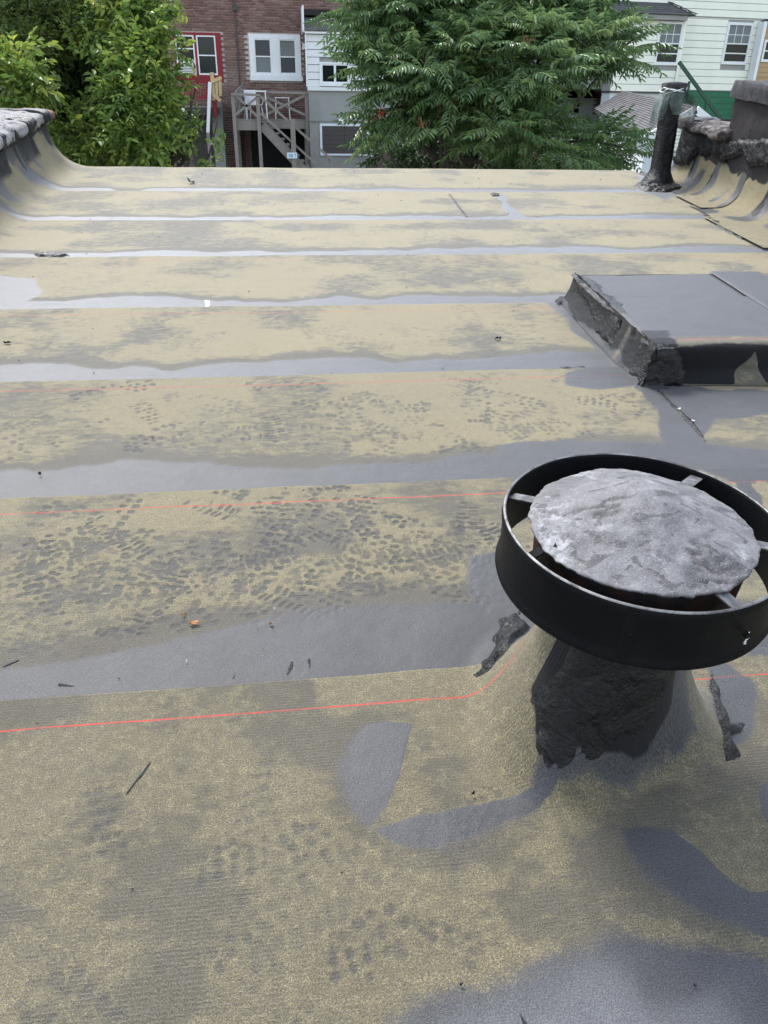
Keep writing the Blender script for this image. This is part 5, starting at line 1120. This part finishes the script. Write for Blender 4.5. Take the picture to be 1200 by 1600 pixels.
def twig_template(rr, L=.34, nl=11, lf=.10, lw=.05, hang=.5):
    V, Fa, rn = [], [], []; b = 0; curve = lambda t: np.array([L*t, .03*math.sin(t*5), -.22*L*t*t])
    m = MB().tube([curve(t) for t in (0, .4, .75, 1)], [.005, .004, .003, .002], 3); vv = np.array([tuple(p) for p in m.v]); V.append(vv); Fa.append(np.array([f for f in m.f if len(f) == 4])); rn.append(np.full(len(vv), .1)); b = len(vv); base = rr.uniform(0, .4)
    for i in range(nl):
        t = .12+.86*i/(nl-1); sgn = 1 if i % 2 else -1; sc = rr.uniform(.65, 1.15); lv, lf_ = leaf_quads(lf*sc, lw*sc, rr.uniform(.1, .4), .22)
        R = rotm(sgn*rr.uniform(.5, 1.3), rr.uniform(-.3, hang), rr.uniform(-.7, .7)); V.append(lv@R.T+curve(t)); Fa.append(lf_+b); rn.append(np.full(6, min(1, base+rr.uniform(0, .55)))); b += 6
    return np.vstack(V), np.vstack(Fa), np.concatenate(rn)
def foliage(root, T, mats, single, name, mat, nsingle=300, stuffname='foliage'):
    """mats: (template index, R 3x3, position). The nsingle largest in the picture are objects of their own."""
    o = np.array(root.location); ME = []
    def dist(p):
        c = W.T@(p-CAM); x, y = CX+F*c[0]/-c[2], CY-F*c[1]/-c[2]; return -c[2]+(0 if -20 < x < 1220 and -20 < y < 262 else 50)
    mats = sorted(mats, key=lambda m_: dist(m_[2]))
    for V, Fa, rn in T:
        me = mesh(name, V, Fa, {'rnd': rn}); me.materials.append(M[mat]); ME.append(me)
    for ti, R, p in mats[:nsingle]:
        ob = bpy.data.objects.new(name, ME[ti]); COL.objects.link(ob); ob.parent = root
        ob.matrix_local = Matrix.Translation(Vector(p-o)) @ Matrix(R.tolist()).to_4x4()
    Vs, Fs, Rn = [], [], []; b = 0
    for ti, R, p in mats[nsingle:]:
        V, Fa, rn = T[ti]; Vs.append(V@R.T+(p-o)); Fs.append(Fa+b); Rn.append(np.clip(rn+RNG.uniform(-.12, .12), 0, 1)); b += len(V)
    if Vs: tag(link(stuffname, mesh(stuffname, np.vstack(Vs), np.vstack(Fs), {'rnd': np.concatenate(Rn)}), M[mat], root), kind='stuff')
def clump_points(clumps, n, rr, shell=(.75, 1.0), front=.6):
    """points and outward directions on the clumps; clump = (px, py, Y, half width px, half height px, depth m)"""
    C_ = []
    for px, py, Y, rx, rz, ry in clumps: c = at(px, py, Y); k = (Y-CAM[1])/F/abs((W@_ray(px, py))[1])*1.0; C_.append((c, rx*k*1.0, ry, rz*k))
    wt = np.array([c[1]*c[3] for c in C_]); wt /= wt.sum(); out = []
    while len(out) < n:
        c, a, b_, d_ = C_[rr.choice(len(C_), p=wt)]; v = rr.randn(3); v /= np.linalg.norm(v)
        if v[1] > .25 and rr.rand() < front: continue
        s = rr.uniform(*shell); p = c+np.array([a, b_, d_])*v*s; out.append((p, nz(v/np.array([a, b_, d_])), c))
    return out, C_
rr_ = random.Random(5); nr = np.random.RandomState(11)
def trunk_and_limbs(root, base, top, C_, r0=.12, n=8, side=3):
    o = rl(root); mid = (base+top)/2+np.array([.1, .05, 0]); MB().tube([base-o, mid-o, top-o], [r0, r0*.75, r0*.45], n).build('trunk', M['bark'], root, True)
    for c, a, b_, d_ in C_:
        s = base+(top-base)*nr.uniform(.45, .95); e = c+np.array([0, 0, .1]); MB().tube([s-o, (s+e)/2+np.array([0, 0, -.15])-o, e-o, e+(e-s)*.05-o], [r0*.42, r0*.3, r0*.14, r0*.04], 6).build('branch', M['bark'], root, True)
# ---- the feathery compound-leaved tree in the middle
AC = [(640,30,14.2,78,52,.9),(760,30,14.0,85,50,1.),(880,35,14.3,70,48,.9),(600,105,14.,48,45,.7),(690,110,13.3,80,58,1.),(800,105,13.1,88,58,1.),(905,82,13.6,58,36,.9),(965,90,13.8,28,20,.5),(985,75,13.9,22,12,.4),
      (620,175,13.9,42,38,.7),(700,185,13.3,62,42,.9),(790,190,13.1,72,52,1.),(600,215,14.,20,20,.5),(850,238,13.3,50,22,.9),(935,226,13.4,40,18,.7),(960,238,13.2,34,14,.6),(720,-20,14.4,120,40,1.2),(860,-15,14.5,90,35,1.),(585,45,14.2,38,34,.6),(560,20,14.3,26,22,.5)]
tb_ = np.array([at(700, 250, 14.2)[0], 14.2, -5.6]); ail = empty('compound_leaf_tree', tb_, 0, 'large dark green tree with long feathery compound leaves beyond the roof edge', 'tree')
T = [frond_template(rr_, .66+.03*i, 8+i % 3) for i in range(8)]
pts, C_ = clump_points(AC, 260, nr, (.70, 1.0)); fr_ = []
for p, dr, c in pts:
    out = nz(dr*np.array([1, 1, .6])+np.array([0, -.15, .35])); nf = nr.randint(5, 9); ph = nr.rand()*6.28
    for k in range(nf):
        yaw = ph+k*6.283/nf+nr.normal(0, .25); el = nr.uniform(-.15, .55); dirv = nz(np.array([math.cos(yaw)*math.cos(el), math.sin(yaw)*math.cos(el), math.sin(el)])*.8+out*.5)
        R = rotm(math.atan2(dirv[1], dirv[0]), -math.asin(np.clip(dirv[2], -1, 1)), nr.normal(0, .3)); s = nr.uniform(.65, 1.0); fr_.append((nr.randint(8), R*s, p))
pts2, _ = clump_points(AC, 420, nr, (.2, .75), 0.)
for p, dr, c in pts2:
    R = rotm(nr.rand()*6.28, nr.uniform(-.5, .6), nr.normal(0, .4)); fr_.append((nr.randint(8), R, p))
foliage(ail, T, fr_, 300, 'frond', 'leaf_ail'); trunk_and_limbs(ail, tb_, at(705, 60, 14.2), C_, .13)
for i, (x, y, Y) in enumerate(((597, 176, 13.2), (661, 190, 12.6), (757, 205, 12.3), (822, 200, 12.4), (820, 232, 12.5), (824, 60, 12.4), (950, 87, 13.0))):
    V = []; Fs = []; q = at(x, y, Y)-tb_
    for k in range(26):
        lv, lf_ = leaf_quads(.055, .014, .3); R = rotm(nr.rand()*6.28, nr.uniform(.5, 1.5)); V.append(lv@R.T+q+nr.normal(0, .035, 3)); Fs.append(lf_+6*k)
    link('seed_cluster', mesh('seed_cluster', np.vstack(V), np.vstack(Fs)), M['seed' if i else 'seed_red'], ail)
# ---- broadleaf trees at the left
def broadleaf(name, label, clumps, base, top, mat, n1, n2, tw, r0=.09, group=None, sc=(.7, 1.1), cat='tree'):
    root = empty(name, base, 0, label, cat, group); T = [twig_template(rr_, **tw) for _ in range(8)]; pts, C_ = clump_points(clumps, n1, nr, (.72, 1.05)); mm = []
    for p, dr, c in pts:
        for k in range(3):
            dv = nz(dr+nr.normal(0, .55, 3)+np.array([0, -.1, .15])); R = rotm(math.atan2(dv[1], dv[0]), -math.asin(dv[2]), nr.normal(0, .5))*nr.uniform(*sc); mm.append((nr.randint(8), R, p+nr.normal(0, .05, 3)))
    pts, _ = clump_points(clumps, n2, nr, (.1, .75), 0.)
    for p, dr, c in pts: mm.append((nr.randint(8), rotm(nr.rand()*6.28, nr.uniform(-.8, .8), nr.normal(0, .5)), p))
    foliage(root, T, mm, 300, 'leafy_twig', mat); trunk_and_limbs(root, np.array(base, float), np.array(top, float), C_, r0); return root
broadleaf('vine_thicket', 'dark mass of vines and deep green leaves filling the gap at left', [(60,90,14.5,75,60,.9),(150,100,14.6,80,70,.9),(110,190,14.2,80,55,.9),(200,200,14.5,80,60,.9),(20,190,14,50,60,.8),(130,30,15,60,40,.7),(240,215,14.6,36,35,.7)],
    (at(120, 200, 14.8)[0], 14.8, -5.5), at(120, 60, 14.8), 'leaf_dark', 900, 900, dict(L=.34, nl=12, lf=.085, lw=.05), .08, cat='shrub')
broadleaf('bushy_tree', 'bushy tree with light yellow green leaves in front of the red windows', [(235,22,12.9,22,20,.4),(248,72,12.5,14,18,.3),(190,92,12.6,18,26,.4),(150,25,13.,26,20,.4),(300,165,12.2,4,4,.1),(340,205,12.2,5,5,.1),(310,140,12.3,3,3,.1),(218,70,12.6,26,34,.5),(232,118,12.2,30,34,.6),(214,160,12.,34,36,.6),(243,170,12.2,20,28,.5),(225,215,11.9,52,30,.6),(205,20,12.9,14,30,.4),(205,-15,13,26,20,.4),(318,196,12.2,12,3,.2),(320,245,12.2,8,5,.2),(135,215,12.1,36,28,.5)],
    (at(240, 220, 12.4)[0], 12.4, -6.1), at(225, 20, 12.6), 'leaf_light', 350, 150, dict(L=.34, nl=10, lf=.115, lw=.052, hang=.7), .075)
broadleaf('fine_leaved_tree', 'tall fine leaved olive green tree in the top left corner', [(20,30,13.,60,42,.8),(90,20,13.4,60,34,.8),(40,95,12.8,45,30,.6),(100,60,13.6,40,30,.6),(-30,70,12.8,50,60,.8),(60,-30,13.4,90,35,.9)],
    (at(20, 150, 13.2)[0], 13.2, -5.9), at(30, 0, 13.2), 'leaf_fine', 620, 420, dict(L=.30, nl=14, lf=.062, lw=.022), .08)
broadleaf('leafy_shoot', 'leafy shoots with drooping pale leaves just behind the left parapet', [(28,130,11.3,30,34,.35),(12,160,11.2,26,24,.3),(48,100,11.4,12,14,.2)],
    (at(25, 170, 11.3)[0], 11.3, -6.3), at(28, 110, 11.3), 'leaf_light', 70, 40, dict(L=.34, nl=9, lf=.12, lw=.055, hang=.9), .03, cat='shrub')
broadleaf('understory_bush', 'low dark bushes under the feathery tree', [(640,240,16.5,60,32,.8),(740,235,16.5,70,36,.8),(850,250,16.5,60,22,.8),(930,245,16.8,40,20,.6)],
    (at(740, 250, 16.6)[0], 16.6, -5.), at(740, 240, 16.6), 'leaf_dark', 420, 300, dict(L=.34, nl=12, lf=.08, lw=.045), .05, cat='shrub')
